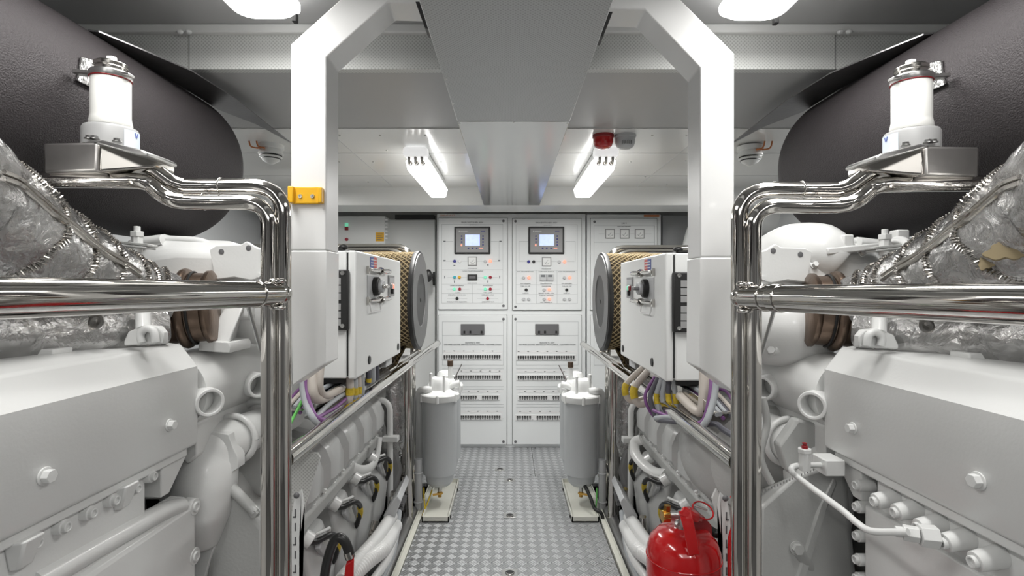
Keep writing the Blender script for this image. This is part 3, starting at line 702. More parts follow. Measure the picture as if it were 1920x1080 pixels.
    # ---------------- insulated exhaust pipes
    def blanket(pts, rads, n=56, sub=14):
        cp = catmull(pts, sub); m_ = len(cp)
        rr_ = []
        for i in range(m_):
            tt = i/sub; k = min(int(tt), len(rads)-2); rr_.append(rads[k]+(rads[k+1]-rads[k])*(tt-k))
        return cp, rr_
    def wr(v): return .010*noise.fractal(v*7, .8, 2.2, 4)+.003*noise.noise(v*45)
    t = thing('exhaust_pipe', 'big silver insulated exhaust pipe with laced seams, sloping down to the %s turbocharger' % sd, 'pipe', P(87,484,1.15), s)
    ctr = [P(-350,200,.72), P(-130,365,.92), P(-15,436,1.02), P(85,494,1.14), P(195,533,1.28), P(262,557,1.37), P(318,572,1.42)]
    rad = [.145, .137, .127, .114, .096, .086, .078]
    cp, rr_ = blanket(ctr, rad)
    MB(s).tube(cp, rr_, 72, 1).build('insulation_blanket', 'silver_blanket', t, disp=wr, angle=80)
    def surf(i, th):
        i = max(0, min(i, len(cp)-2)); tn = (cp[i+1]-cp[max(i-1, 0)]).normalized()
        up = (Vector((0,-.55,.83))-tn*Vector((0,-.55,.83)).dot(tn)).normalized(); sd_ = tn.cross(up)
        p = cp[i]+(up*math.cos(th)+sd_*math.sin(th))*(rr_[i]+.001)
        return p+(up*math.cos(th)+sd_*math.sin(th))*wr(p)
    for i, sk in ((22,.9),(36,.6),(47,.4),(57,.3),(66,.2),(76,.1)):
        pts = [surf(int(i+sk*9*math.sin(th)), th) for th in [(-1+2*k/40)*PI*.95 for k in range(41)]]
        MB(s).coil(pts, .0066, .0068, .0015).tube(pts, .0052, 8, 1).build('laced_seam', 'chrome_dull', t)
    grid = [(i, th_*PI/36, surf(i, th_*PI/36)) for i in range(2, 84) for th_ in range(-30, 31)]
    prj = [(VX+q_.x/q_.y*F, VY-(q_.z-EYE)/q_.y*F, q_, i, th_) for i, th_, q_ in grid]
    def on_pipe(px, py):
        near = [e for e in prj if abs(e[0]-px) < 9 and abs(e[1]-py) < 9]
        if not near: near = sorted(prj, key=lambda e: (e[0]-px)**2+(e[1]-py)**2)[:3]
        e = min(near, key=lambda e: e[2].length+.004*math.hypot(e[0]-px, e[1]-py)); return e[2]
    sm = [on_pipe(*q) for q in ((8,330),(40,352),(75,378),(108,402),(140,428),(172,455),(205,480),(238,500),(268,519))]
    sm = catmull(sm, 6)
    for dz_, r_ in ((0, .0055), (.011, .0045)):
        MB(s).tube([q+Vector((.0,-.003,dz_)) for q in sm], r_, 8, 1).build('folded_seam', 'chrome_dull', t)
    if s == 1:
        for px, py, rx, ry, i_ in ((30,462,28,18,0),(72,484,11,13,1)):
            c_ = on_pipe(px, py); nn = (Vector((0,0,EYE))-c_).normalized()+Vector((.1,0,.25)); a1, b1 = frame(nn); g = MB(s)
            vs = [c_+nn*.004+(a1*math.cos(w_)*rx+b1*math.sin(w_)*ry)*(.00095*(1+.2*math.sin(3*w_+i_)+.1*math.sin(7*w_))) for w_ in [2*PI*k/40 for k in range(40)]]
            g.prism(vs, -nn*.012)
            g.build('torn_patch', 'tan', t)
    t = thing('exhaust_pipe', 'lower silver insulated pipe lying level under the %s middle rail' % sd, 'pipe', P(150,620,1.2), s)
    cp2, rr2 = blanket([P(-260,640,.92), P(-60,632,1.02), P(60,625,1.12), P(170,618,1.22), P(240,612,1.3), P(300,608,1.36)], [.075,.072,.068,.064,.060,.056])
    def wr2(v): return .008*noise.fractal(v*9, .8, 2.2, 3)+.0015*noise.noise(v*50)
    MB(s).tube(cp2, rr2, 56, 1).build('insulation_blanket', 'silver_blanket', t, disp=wr2, angle=80)
    for i in (58,):
        c_, R_ = cp2[i], rr2[i]+.004; tn = (cp2[i+1]-cp2[i]).normalized(); a, b = frame(tn)
        pts = [c_+(a*math.cos(w)+b*math.sin(w))*R_+tn*.012*math.sin(w) for w in [2*PI*k/40 for k in range(41)]]
        MB(s).coil(pts, .006, .0075, .0016).build('laced_seam', 'chrome_dull', t)
    p = P(182, 604, 1.14); MB(s).lathe([(.015, 0), (.017, .004), (.010, .005), (.0001, .002)], p, (0,-1,.2), 20).build('blanket_button', 'chrome_dull', t)

    # ---------------- engine
    t = thing('marine_engine', 'white painted engine with boxy valve cover, behind the guard rail on the %s' % sd, 'engine', (-.9, 1.6, -.1), s)
    E = t
    def part(name, mb, m_='engine_paint', parent=None, **k): return mb.build(name, m_, parent or E, **k)
    # valve cover
    Y1 = 1.385
    prof = [(-.808, 1.098), (-.852, 1.154), (-.93, 1.166), (-1.10, 1.160), (-1.24, 1.09), (-1.24, .90), (-.815, .893), (-.808, .905)]
    vc = part('valve_cover', MB(s).loft([[Vector((x, y, z)) for x, z in prof] for y in (.25, Y1)]), bevel=.007, segs=3)
    for px, py, rr_b in ((317, 797, .0115), (83, 893, .0125)):
        q = onX(px, py, -.808); MB(s).bolt(q, (1,0,0), rr_b, .012).build('cover_bolt', 'engine_paint', vc, .001)
    MB(s).box(-.96, -.925, 1.08, 1.13, 1.155, 1.176).build('cover_boss', 'engine_paint', vc, .003)
    part('cover_lip', MB(s).box(-1.2, -.822, .25, 1.36, .872, .90), bevel=.004)
    part('lip_bracket', MB(s).prism([(-.83, 1.27, .80), (-.83, 1.27, .875), (-.83, 1.375, .875), (-.83, 1.30, .80)], (-.10, 0, 0)), bevel=.003)
    if s < 0:
        bk = part('crankcase', MB(s).box(-1.25, -.835, .25, 1.225, -.2, .875), bevel=.008)
        for px, py in ((275,889),(244,912),(202,934),(158,958),(108,984),(52,1014)):
            q = onX(px, py+4, -.835); g = MB(s); g.cyl(q+Vector((-.005,0,0)), q+Vector((.014,0,0)), .0155, .0135, 20); g.capbolt(q+Vector((.013,0,0)), (1,0,0), .0095, .008)
            MB.build(g, 'flange_bolt', 'engine_paint', bk, .001)
        for px, py in ((225,925),(35,1030)):
            q = onX(px, py, -.835); MB(s).loft([[q+Vector((0,-.03,.02)), q+Vector((0,.03,.02)), q+Vector((0,.02,-.03)), q+Vector((0,-.02,-.03))], [q+Vector((.03,-.02,.022)), q+Vector((.03,.02,.022)), q+Vector((.012,.014,-.03)), q+Vector((.012,-.014,-.03))]]).build('cast_lug', 'engine_paint', bk, .004)
        prof = [(-.832, .62), (-.832, .735), (-.86, .757), (-.90, .76), (-.90, -.3), (-.832, -.3)]
        sc_ = part('side_cover', MB(s).loft([[Vector((x+.012*(y > 1.3), y, z)) for x, z in prof] for y in (.25, 1.36, 1.392)]), bevel=.006)
        rb = MB(s)
        rb.tube([onX(342,962,-.832), onX(342,1150,-.832)], .005, 10, 1); rb.tube([onX(338,950,-.842), onX(300,962,-.841), onX(210,1010,-.841), onX(60,1096,-.841)], .022, 20, 6)
        rb.build('cast_rib', 'engine_paint', sc_)
        for px, py in ((357, 950), (357, 1043)):
            q = onX(px, py, -.832); g = MB(s); g.cyl(q+Vector((-.01,0,0)), q+Vector((.014,0,0)), .024, .021, 28); g.capbolt(q+Vector((.013,0,0)), (1,0,0), .013, .006); g.build('cover_boss', 'engine_paint', sc_, .001)
        g = MB(s)
        for row, (txt, py) in enumerate((('W3 TIER', 1056), ('VER 2 LP', 1076))):
            q = onX(310, py, -.826); g.add_text(txt, .026, Matrix.Translation(q) @ Matrix.Rotation(PI/2, 4, 'Z') @ Matrix.Rotation(PI/2, 4, 'X') @ Matrix.Scale(3, 4, (0,0,1)))
        g.build('cast_lettering', 'engine_paint', sc_)
    else:
        bk = part('crankcase', MB(s).box(-1.25, -.845, .25, 1.24, -.3, .875), bevel=.008)
        sc_ = part('side_cover', MB(s).box(-.90, -.828, .25, 1.255, -.3, .80), bevel=.005)
        for px, py in ((300,905),(293,950),(306,998-2),(306,1040),(306,1075)):   # left-hand pixel frame: mirrored column
            q = onX(px, py, -.829); q.y = 1.268; q.x = -.85+.022
            g = MB(s); g.cyl(q+Vector((-.03,0,0)), q+Vector((.008,0,0)), .014, .014, 18); g.capbolt(q+Vector((.006,0,0)), (1,0,0), .010, .010); g.build('flange_bolt', 'engine_paint', sc_, .001)
        for px, py in ((252,930),(212,950),(168,978),(118,1006),(60,1040)):
            q = onX(px, py, -.828); g = MB(s); g.cyl(q+Vector((-.02,0,.006)), q+Vector((.028,0,-.004)), .020, .017, 24); g.capbolt(q+Vector((.027,0,-.004)), (1,0,-.1), .0105, .009); g.build('flange_bolt', 'engine_paint', sc_, .001)
        # fuel line
        ft = P(1918-1513, 862, 1.27)
        pth = [P(372,866,1.33), P(400,866,1.30), P(428,868,1.27), P(432,878,1.26), P(415,893,1.25), P(340,948,1.14), P(312,972,1.10), P(285,988,1.06), P(240,990,1.02), P(215,990,1.0)]
        fl = part('fuel_line', MB(s).tube(pth, .0068, 14, 6))
        g = MB(s); b0_ = P(408, 866, 1.27); g.tube([b0_+Vector((0,0,-.012)), b0_+Vector((0,0,.03))], .0135, 8, 1); g.tube([b0_+Vector((0,0,.03)), b0_+Vector((0,0,.040))], .016, 6, 1); g.build('bleed_fitting', 'engine_paint', fl, .001)
        MB(s).lathe([(.007,0),(.007,.006),(.004,.008),(.006,.013),(.0001,.015)], b0_+Vector((0,0,.040)), (0,0,1), 12).build('bleed_screw', 'dark_red', fl)
        q = P(225, 990, 1.02); g = MB(s); g.tube([q, q+Vector((-.022,-.012,0))], .015, 6, 1); g.tube([q+Vector((-.022,-.012,0)), q+Vector((-.05,-.02,0))], .021, 6, 1); g.tube([q+Vector((.012,.004,0)), q+Vector((-.004,-.002,0))], .010, 12, 1); g.build('union_nut', 'engine_paint', fl, .001)
        MB(s).box(P(360,0,1.33).x-.02, P(372,0,1.33).x+.012, 1.30, 1.36, P(0,880,1.33).z, P(0,850,1.33).z).build('line_clip', 'engine_paint', fl, .003)
    # charge air pipe with two ports
    ca = part('charge_air_pipe', MB(s).tube([(-.900,1.405,1.022), (-.902,1.55,1.022), (-.900,1.75,1.018), (-.895,2.0,1.015), (-.89,2.2,1.01)], [.101,.103,.103,.100,.095], 56, 6))
    for px, py, Yp, ro in ((385,752,1.415,.038), (478,721,1.64,.038)):
        q = P(px, py, Yp); dr = Vector((.8,-.6,-.02)).normalized()
        MB(s).pipe(q-dr*.09, q+dr*.030, ro, ro*.74, 36).build('hose_port', 'engine_paint', ca, .002)
    g = MB(s); g.obox((-.845,1.75,.965), (0,1,0), (.5,0,1), .66, .03, .008); g.build('cast_seam', 'engine_paint', ca, .003)
    part('pipe_support', MB(s).prism([(-.86,1.42,.96),(-.835,1.42,.935),(-.835,1.42,.85),(-.86,1.42,.83),(-.92,1.42,.90)], (0,.6,.0)), bevel=.006)
    # coolant elbow
    el = part('coolant_elbow', MB(s).tube([P(545,776,1.9), P(495,797,1.72), P(455,815,1.6), P(417,834,1.55), P(393,862,1.52), P(384,905,1.50), P(378,960,1.50), P(372,1020,1.50)], [.052,.058,.060,.072,.080,.084,.080,.05], 40, 8), angle=70)
    MB(s).ring(P(440,822,1.56), P(495,797,1.72)-P(415,834,1.52), .066, .009, 36, 10).build('pipe_collar', 'engine_paint', el)
    MB(s).ring(P(487,790,1.70), P(495,797,1.72)-P(415,834,1.52), .070, .016, 36, 10).build('pipe_collar', 'engine_paint', el)
    outl = [(272,880),(310,850),(350,826),(400,810),(428,815),(436,838),(446,858),(446,878),(425,892),(408,905),(400,925),(408,945),(410,975),(408,1010),(392,1050),(378,1100),(300,1100),(300,935),(272,935)]
    if s < 0: part('flange_plate', MB(s).prism([P(x, y, 1.49) for x, y in outl], (0,.04,0)), bevel=.008, segs=3)
    else: part('flange_plate', MB(s).prism([P(x, y, 1.47) for x, y in [(300,830),(350,800),(420,780),(455,830),(440,880),(380,870),(330,900),(300,900)]], (0,.04,0)), 'cast_paint_shaded', bevel=.008)
    # gear case lower inboard
    if s < 0:
        part('gear_case', MB(s).loft([[P(400,925,1.5), P(425,912,1.5), P(495,990,1.5), P(500,1200,1.5), P(380,1200,1.5)], [P(420,850,1.75), P(470,850,1.75), P(540,960,1.75), P(545,1150,1.75), P(400,1150,1.75)]]), 'cast_paint_shaded', bevel=.015, segs=3)
        part('gear_case_upper', MB(s).loft([[P(400,880,1.62), P(440,842,1.62), P(500,835,1.62), P(505,930,1.62), P(470,935,1.62)], [P(420,840,1.9), P(450,820,1.9), P(540,820,1.9), P(540,900,1.9), P(480,900,1.9)]]), 'cast_paint_shaded', bevel=.015, segs=3)
        q = P(478, 960, 1.50); part('case_bolt', MB(s).cyl(P(425,905,1.5), q, .016, .014).bolt(q, (0,-1,-.1), .012), 'cast_paint_shaded')
    else:
        gc = part('gear_case', MB(s).loft([[P(330,880,1.38), P(370,868,1.38), P(425,885,1.38), P(492,945,1.38), P(496,1200,1.38), P(300,1200,1.38)], [P(340,862,1.75), P(390,860,1.75), P(460,900,1.75), P(520,925,1.75), P(530,1150,1.75), P(330,1150,1.75)]]), 'cast_paint_shaded', bevel=.012, segs=3)
        MB(s).prism([P(352,890,1.375), P(386,960,1.375), P(430,1100,1.375), P(412,1100,1.375), P(372,968,1.375), P(344,900,1.375)], (0,.03,0)).build('cast_rib', 'cast_paint_shaded', gc, .006)
        q = P(423, 1022, 1.378); g = MB(s); g.cyl(q+Vector((-.06,.03,-.08)), q, .022, .015); g.bolt(q, (0,-1,.1), .014); g.build('case_bolt', 'cast_paint_shaded', gc)
        g = MB(s)
        for k in range(22): g.box(*(lambda a_: (a_.x-.001, a_.x+.001, a_.y-.002, a_.y, a_.z, a_.z+.006))(P(492-k*5.6, 920-k*2.4, 1.377)))
        g.build('cast_marks', 'mid_grey', gc)
        part('bell_housing', MB(s).lathe([(.05,0),(.17,.03),(.2,.1),(.21,.3)], P(470,870,1.62), (-.1,1,-.1), 48), 'cast_paint_shaded')
        part('hose_loop', MB(s).tube([P(486,740,1.5), P(478,790,1.5), P(490,850,1.5), P(470,900,1.5)], .010, 10), 'cast_paint_shaded')
    # turbocharger
    tc_ = P(352, 578, 1.50)
    ax = Vector((1, .28, .05)).normalized()
    tb = part('turbine_clamp', MB(s).lathe([(.080,-.10),(.098,-.07),(.106,-.055),(.106,-.045),(.098,-.04),(.096,-.015),(.110,-.008),(.113,0),(.110,.008),(.099,.014),(.097,.05),(.104,.056),(.104,.066),(.09,.075)], tc_, ax, 64), 'bronze', angle=50)
    MB(s).ring(tc_+ax*.02, ax, .1005, .004, 60, 6).build('clamp_band', 'black', tb)
    MB(s).ring(tc_-ax*.055, ax, .107, .0035, 60, 6).build('clamp_band', 'mesh_metal', tb)
    comp = part('compressor_housing', MB(s).lathe([(.09,.0),(.115,.02),(.125,.06),(.125,.10),(.11,.15),(.08,.18),(.05,.19)], tc_+ax*.06+Vector((-.02,.17,.0)), Vector((.95,.2,.0)), 56), 'engine_paint', angle=50)
    part('turbo_casting', MB(s).loft([[P(262,500,1.56), P(285,478,1.56), P(330,472,1.56), P(420,474,1.56), P(470,490,1.56), P(470,600,1.56), P(290,600,1.56)], [P(250,475,1.62), P(272,452,1.62), P(310,447,1.62), P(430,452,1.62), P(490,478,1.62), P(490,600,1.62), P(280,600,1.62)], [P(270,470,1.95), P(290,455,1.95), P(320,452,1.95), P(450,458,1.95), P(500,480,1.95), P(500,560,1.95), P(300,560,1.95)]]), bevel=.02, segs=3)
    g = MB(s); g.tube([P(238,474,1.6), P(252,458,1.6), P(290,452,1.6), P(306,450,1.6)], .017, 14, 5); g.tube([P(306,446,1.62), P(320,449,1.62), P(370,452,1.62), P(400,462,1.62)], .012, 12, 5); g.tube([P(305,470,1.62), P(305,448,1.62)], .014, 14, 1)
    g.build('casting_rim', 'engine_paint', comp)
    pl = part('cover_plate', MB(s).prism([P(x, y, 1.535) for x, y in ((393,468),(405,460),(452,458),(462,452),(478,462),(492,468),(492,522),(470,526),(440,520),(404,525))], (0,.012,0)), bevel=.003)
    for px, py in ((415, 472), (466, 465)): MB(s).lathe([(.008,0),(.0001,.001)], P(px, py, 1.534), (0,-1,0), 14).build('plate_hole', 'dark_grey', pl)
    for px, py in ((398,515),(486,516)): MB(s).bolt(P(px, py, 1.535), (0,-1,0), .007).build('plate_bolt', 'engine_paint', pl)
    g = MB(s); q = P(257, 452, 1.45); g.tube([q+Vector((0,0,-.03)), q+Vector((0,0,.012))], .014, 8, 1); g.tube([q+Vector((0,0,.012)), q+Vector((0,0,.026))], .017, 6, 1); g.tube([q+Vector((0,0,.026)), q+Vector((0,0,.04))], .008, 12, 1); g.build('sensor_plug', 'engine_paint', comp, .001)
    g = MB(s); g.obox(P(258,458,1.46), (1,.1,-.1), (0,0,1), .08, .05, .008); g.obox(P(262,464,1.46), (1,.1,-.1), (0,0,1), .06, .05, .006); g.build('plug_flange', 'cast_paint_shaded', comp, .002)
    if s == 1:
        for px, py in ((347,487),(390,492),(372,520),(470,512),(300,470),(430,470)): MB(s).bolt(P(px, py, 1.56), (0,-1,.3), .008, .012).build('housing_bolt', 'engine_paint', comp)
        part('volute', MB(s).tube([P(490,505,1.8), P(470,478,1.75), P(430,466,1.68), P(380,470,1.62), P(345,490,1.6)], [.05,.07,.085,.09,.07], 32, 6), angle=60)
        g = MB(s); g.tube([P(484,520,1.57), P(470,508,1.57), P(450,508,1.57), P(436,520,1.57)], .009, 10); g.tube([P(360,512,1.57), P(395,502,1.57), P(430,512,1.57)], .010, 10); g.build('small_pipe', 'engine_paint', comp)
        g = MB(s); g.obox(P(320,462,1.55), (1,0,-.1), (0,0,1), .16, .04, .02); g.tube([P(238,446,1.5), P(220,448,1.45), P(212,470,1.4)], .012, 12); g.obox(P(330,448,1.55), (0,0,1), (0,1,0), .04,.03,.03); g.obox(P(230,438,1.5), (0,0,1), (0,1,0), .035,.035,.035); g.build('casting_rim', 'engine_paint', comp, .004)
    # under-rail pieces
    if s < 0:
        dp = part('charge_duct', MB(s).loft([[P(432,560,1.56), P(462,560,1.56), P(466,575,1.66), P(436,575,1.66)], [P(378,648,1.50), P(427,650,1.50), P(440,642,1.62), P(392,640,1.62)]]), bevel=.005)
        MB(s).prism([P(x, y, 1.485) for x, y in ((372,648),(375,638),(428,642),(432,650),(430,662),(372,658))], (0,.12,0)).build('duct_flange', 'engine_paint', dp, .003)
    else:
        part('turbine_housing', MB(s).lathe([(.08,-.10),(.105,-.08),(.12,0),(.115,.1),(.09,.14)], P(430,610,1.62), ax, 48))
        g = MB(s); q = P(470, 650, 1.55); g.cyl(q+Vector((-.04,.02,0)), q, .02, .018); g.bolt(q, (.5,-1,0), .011); part('housing_stud', g)
    # lifting eye between pipes
    le = part('lifting_eye', MB(s).prism([P(x, y, 1.22) for x, y in ((232,640),(240,622),(268,610),(296,612),(306,624),(306,645),(232,648))], (0,.02,0)), bevel=.004)
    MB(s).tube([P(266,642,1.21), P(264,626,1.21), P(275,616,1.21), P(288,622,1.21), P(292,642,1.21)], .0085, 12, 6).build('eye_loop', 'engine_paint', le)
    MB(s).tube([P(269,618,1.23), P(268,590,1.25)], .0155, 16, 1).build('stud', 'engine_paint', le)
    # ---- lobed rocker cover (inner bank)
    def lobe_sec(Y, k, lift):
        base = [(-.745,.500),(-.715,.512),(-.692,.555),(-.692,.625),(-.712,.675),(-.775,.735),(-.86,.758),(-.95,.73),(-.99,.62),(-.93,.50)]
        cx, cz = -.83, .57; out_ = []
        for x, z in base:
            kk = k if z > .53 else 1-(1-k)*.25
            out_.append(Vector((cx+(x-cx)*kk, Y, cz+(z-cz)*kk+lift)))
        return out_
    secs = []
    ys = [1.80]; ny = 5; y0_, y1_ = 1.80, 2.98; L_ = (y1_-y0_)/ny
    for i in range(ny):
        for tt, k in ((0,.60),(.05,.63),(.17,.97),(.25,1.03),(.72,1.03),(.80,.97),(.95,.63)):
            secs.append(lobe_sec(y0_+(i+tt)*L_, k, 0))
    secs.append(lobe_sec(y1_-.008, .72, 0)); secs.append(lobe_sec(y1_+.012, .5, 0))
    rc = part('rocker_cover', MB(s).loft(secs), 'rocker_paint_shaded', bevel=.014, segs=3, angle=24)
    part('cylinder_head_rail', MB(s).loft([[Vector((x, y, z)) for x, z in ((-.98,.50),(-.74,.51),(-.715,.49),(-.72,.44),(-.98,.40))] for y in (1.72, 3.0)]), 'cast_paint_shaded', bevel=.006)
    for i in range(11): part('rail_bolt', MB(s).bolt(Vector((-.722, 1.84+i*.112, .512)), (.6,0,.8), .009, .012))
    blk = part('engine_block', MB(s).loft([[Vector((x, y, z)) for x, z in ((-1.1,.45),(-.80,.45),(-.76,.30),(-.80,.1),(-.95,-.25),(-1.1,-.25))] for y in (1.75, 3.02)]), 'cast_paint_shaded', bevel=.01)
    part('engine_core', MB(s).box(-1.45, -1.02, 1.5, 3.1, -.25, .98), 'cast_paint_shaded', bevel=.02)
    for i, yc in enumerate((1.93, 2.22, 2.50, 2.78)):
        hl = .118
        def sec(f, yo):
            return [Vector((-.80, yc-hl*.7*f+yo, .44)), Vector((-.715, yc-hl*.8*f+yo, .43)), Vector((-.672, yc-hl*f+yo, .28)), Vector((-.690, yc-hl*f+yo, .12)), Vector((-.76, yc-hl*.8*f+yo, -.02)), Vector((-.80, yc-hl*.8*f+yo, -.08))]
        a_ = sec(1, 0); b_ = [Vector((v.x, 2*yc-v.y, v.z)) for v in a_]
        mid1 = [Vector((v.x+.022, yc-(yc-v.y)*.45, v.z)) for v in a_]; mid2 = [Vector((v.x+.022, yc+(yc-v.y)*.45, v.z)) for v in a_]
        hd = part('cylinder_head', MB(s).loft([a_, mid1, mid2, b_]), 'rocker_paint_shaded', bevel=.014, segs=3, angle=50)
        MB(s).tube([(-.70, yc-.125, .46), (-.672, yc-.12, .44)], .026, 22, 1).build('port_cap', 'engine_paint', hd, .003)
        q = Vector((-.668, yc-.09, .425))
        hs = MB(s).tube([q+Vector((-.02,-.02,.01)), q, q+Vector((.035,.05,.0)), q+Vector((.042,.105,-.05)), q+Vector((.018,.13,-.13)), q+Vector((-.01,.14,-.15))], .0105, 14, 8).build('injector_hose', 'black_rubber', hd)
        MB(s).tube([q+Vector((.0415,.095,-.038)), q+Vector((.040,.113,-.064)), q+Vector((.032,.122,-.09))], .0118, 14, 4).build('yellow_tag', 'yellow_tag', hs)
        MB(s).tube([q+Vector((-.01,.02,.015)), q+Vector((.01,.06,.012)), q+Vector((.012,.10,.0)), q+Vector((-.004,.12,-.05))], .006, 10, 6).build('injector_pipe', 'engine_paint', hd)
        MB(s).obox(q+Vector((.0,.05,-.05)), (0,1,-1), (1,0,0), .09, .03, .02).build('injector_clamp', 'pale_grey', hd, .004)
    # lifting hook, pipes and corrugated hoses
    hk = [P(712,820,2.72), P(708,850,2.70), P(702,868,2.66), P(690,880,2.58), P(672,882,2.5), P(655,873,2.45)] if s < 0 else [P(712,822,2.72), P(724,828,2.74), P(722,850,2.70), P(706,870,2.62), P(688,882,2.55), P(668,885,2.48)]
    part('lifting_hook', MB(s).tube(hk, .026, 16, 6, flat=.5))
    part('coolant_pipe', MB(s).tube(fillet([P(690,747,2.95), P(731,752,2.95), P(732,1010,2.95)], .06, 8), .0165, 16, 1), angle=70)
    part('pipe_clamp', MB(s).obox(P(733,822,2.93), (1,0,0), (0,0,1), .085, .05, .03), bevel=.004)
    part('heat_shield', MB(s).tube([P(735,700,3.15), P(738,780,3.15), P(742,850,3.15)], [.10,.115,.09], 28, 6), 'silver_blanket', disp=lambda v: .012*noise.fractal(v*10,.8,2,3), angle=80)
    part('oil_filter', MB(s).tube([P(712,690,3.1), P(712,745,3.1)], .075, 28, 1), 'cast_paint_shaded', bevel=.008)
    part('front_casting', MB(s).box(-.98,-.70,3.04,3.2,.1,.62), 'cast_paint_shaded', bevel=.02)
    hb = part('hose_box', MB(s).loft([[P(718,968,2.35), P(745,930,2.35), P(752,940,2.35), P(735,985,2.35)], [P(748,908,2.9), P(762,890,2.9), P(768,900,2.9), P(756,930,2.9)]]), 'pale_grey', bevel=.004)
    for k, (a_, b_, c_, e_, rr) in enumerate((((735,968,2.4),(705,1012,2.15),(672,1050,1.98),(640,1090,1.85),.026), ((742,985,2.4),(722,1025,2.15),(690,1052,2.0),(655,1085,1.9),.028), ((742,1000,2.4),(728,1045,2.15),(702,1085,2.0),(680,1120,1.95),.016), ((748,960,2.6),(738,1030,2.3),(716,1080,2.1),(700,1130,2.0),.014))):
        pth = catmull([P(*a_), P(*b_), P(*c_), P(*e_)], 22)
        rads = [rr*(1+.07*(i % 2)) if k < 2 else rr for i in range(len(pth))]
        MB(s).tube(pth, rads, 16, 1).build('corrugated_hose' if k < 2 else 'hose', 'engine_paint' if k < 3 else 'cable_grey', E, angle=25)
    # clutter low down: valves, fittings, dark pipes
    rnd = random.Random(5+s)
    for k in range(9):
        Y = 2.2+k*.12; p = Vector((-.60+rnd.uniform(-.02,.02), Y, .12+rnd.uniform(-.05,.1)))
        g = MB(s); g.cyl(p, p+Vector((rnd.uniform(-.02,.02), rnd.uniform(-.05,.05), .07)), .016); g.bolt(p+Vector((0,0,.03)), (1,-.4,rnd.uniform(-.3,.3)), .012, .02)
        part('pipe_fitting', g, 'chrome_dull' if k % 3 else 'dark_grey')
    part('drain_pipe', MB(s).tube([(-.60,1.6,-.10),(-.585,2.1,-.06),(-.57,2.6,-.02),(-.57,3.1,0)], .035, 18, 4), 'brushed')
    part('front_clutter_block', MB(s).loft([[P(715,840,3.0), P(745,842,3.0), P(755,880,3.0), P(740,930,3.0), P(712,920,3.0)], [P(720,840,3.3), P(745,842,3.3), P(755,880,3.3), P(745,930,3.3), P(715,920,3.3)]]), 'mid_grey', bevel=.02) 
    part('bracket_plate', MB(s).prism([P(x, y, 1.74) for x, y in ((430,835),(595,850),(600,858),(560,985),(430,985))], (0,.01,0)), 'perforated_white') if s < 0 else part('bracket_plate', MB(s).prism([P(x, y, 1.66) for x, y in ((480,870),(558,880),(580,930),(566,985),(480,985))], (0,.01,0)), 'wall_white')
    # slotted upright
    t = thing('slotted_upright', 'white slotted upright strip beside the %s guard rail post' % sd, 'strip', (-.60, 1.5, -.4), s)
    up = [P(547,965,1.5), P(553,930,1.5), P(565,918,1.5), P(570,945,1.5), P(561,1010,1.5), P(561,1300,1.5), P(547,1300,1.5)]
    MB(s).prism(up, (0,.006,0)).build('strip', 'panel_white', t)
    g = MB(s)
    for k in range(7):
        a_ = P(554, 962+k*26, 1.4995); g.box(a_.x-.0018, a_.x+.0018, a_.y-.001, a_.y, a_.z-.011, a_.z+.011)
        if k % 2 == 0: g.box(a_.x-.007, a_.x+.0018, a_.y-.001, a_.y, a_.z-.013, a_.z-.009)
    g.build('slots', 'dark_grey', t)
    q = P(556, 929, 1.49); tag(MB(s).ball(q, .0085, (1,.7,1), 10).build('dome_bolt', 'dark_grey', t))

    # ---------------- inner/far guard rail
    t = thing('guard_rail', 'chrome guard rail running along the aisle under the %s control box' % sd, 'railing', (-.55, 2.3, -.3), s)
    MB(s).tube([(-.545,1.29,.885), (-.545,1.8,.888), (-.545,2.6,.89), (-.545,3.3,.89), (-.545,4.0,.885)], .0225, 24, 2).build('aisle_rail', 'chrome', t, angle=70)
    MB(s).tube([(-.575,2.5,.905), (-.575,3.3,.905)], .016, 16, 1).build('inner_rail', 'chrome', t, angle=70)
    MB(s).tube([(-.545,3.98,.885), (-.545,4.02,.885)], .0235, 24, 1).build('end_cap', 'steel', t)
    MB(s).tube(fillet([(-1.9,3.36,1.555), (-.625,3.36,1.555), (-.607,3.36,-.3)], .10, 10), .024, 22, 1).build('cross_tube', 'chrome', t, angle=70)
    MB(s).tube(fillet([(-1.9,3.30,1.53), (-.66,3.30,1.53), (-.570,3.32,1.30), (-.570,3.32,.89)], .10, 10), .019, 22, 1).build('inner_cross_tube', 'chrome', t, angle=70)
    q = P(768,985,2.98)
    MB(s).tube([(-.571,3.0,.885), (-.571,3.0,.2), (-.560,2.98,.02), (-.560,2.98,-.02)], [.021,.021,.021,.016], 22, 2).build('lower_post', 'chrome', t, angle=70)
    MB(s).tube([(-.612,3.1,.885), (-.612,3.1,-.35)], .024, 22, 1).build('rear_post', 'chrome', t, angle=70)
    g = MB(s); g.box(-.70,-.59,1.62,2.95,.925,.932); g.box(-.594,-.59,1.62,2.95,.90,.965); g.build('cable_tray', 'chrome_dull', t, .001)
    g = MB(s); g.prism([(-.56,2.62,.905),(-.56,3.0,.905),(-.56,3.0,.985),(-.56,2.88,.985)], (-.03,0,0)); g.build('support_gusset', 'chrome', t, .003)

    # ---------------- control box
    X0, X1, Ya, Yb, Z0, Z1 = -.522, -.74, 1.812, 2.545, .992, 1.428
    t = thing('control_box', 'pale grey steel control box with rotary switch facing the aisle on the %s' % sd, 'control box', (-.63, 2.18, Z0), s)
    MB(s).box(X1, X0-.034, Ya, Yb, Z0, Z1).build('housing', 'panel_white', t, .006, segs=3)
    MB(s).box(X0-.034, X0-.028, Ya+.008, Yb-.008, Z0+.008, Z1-.008).build('door_seal', 'black', t)
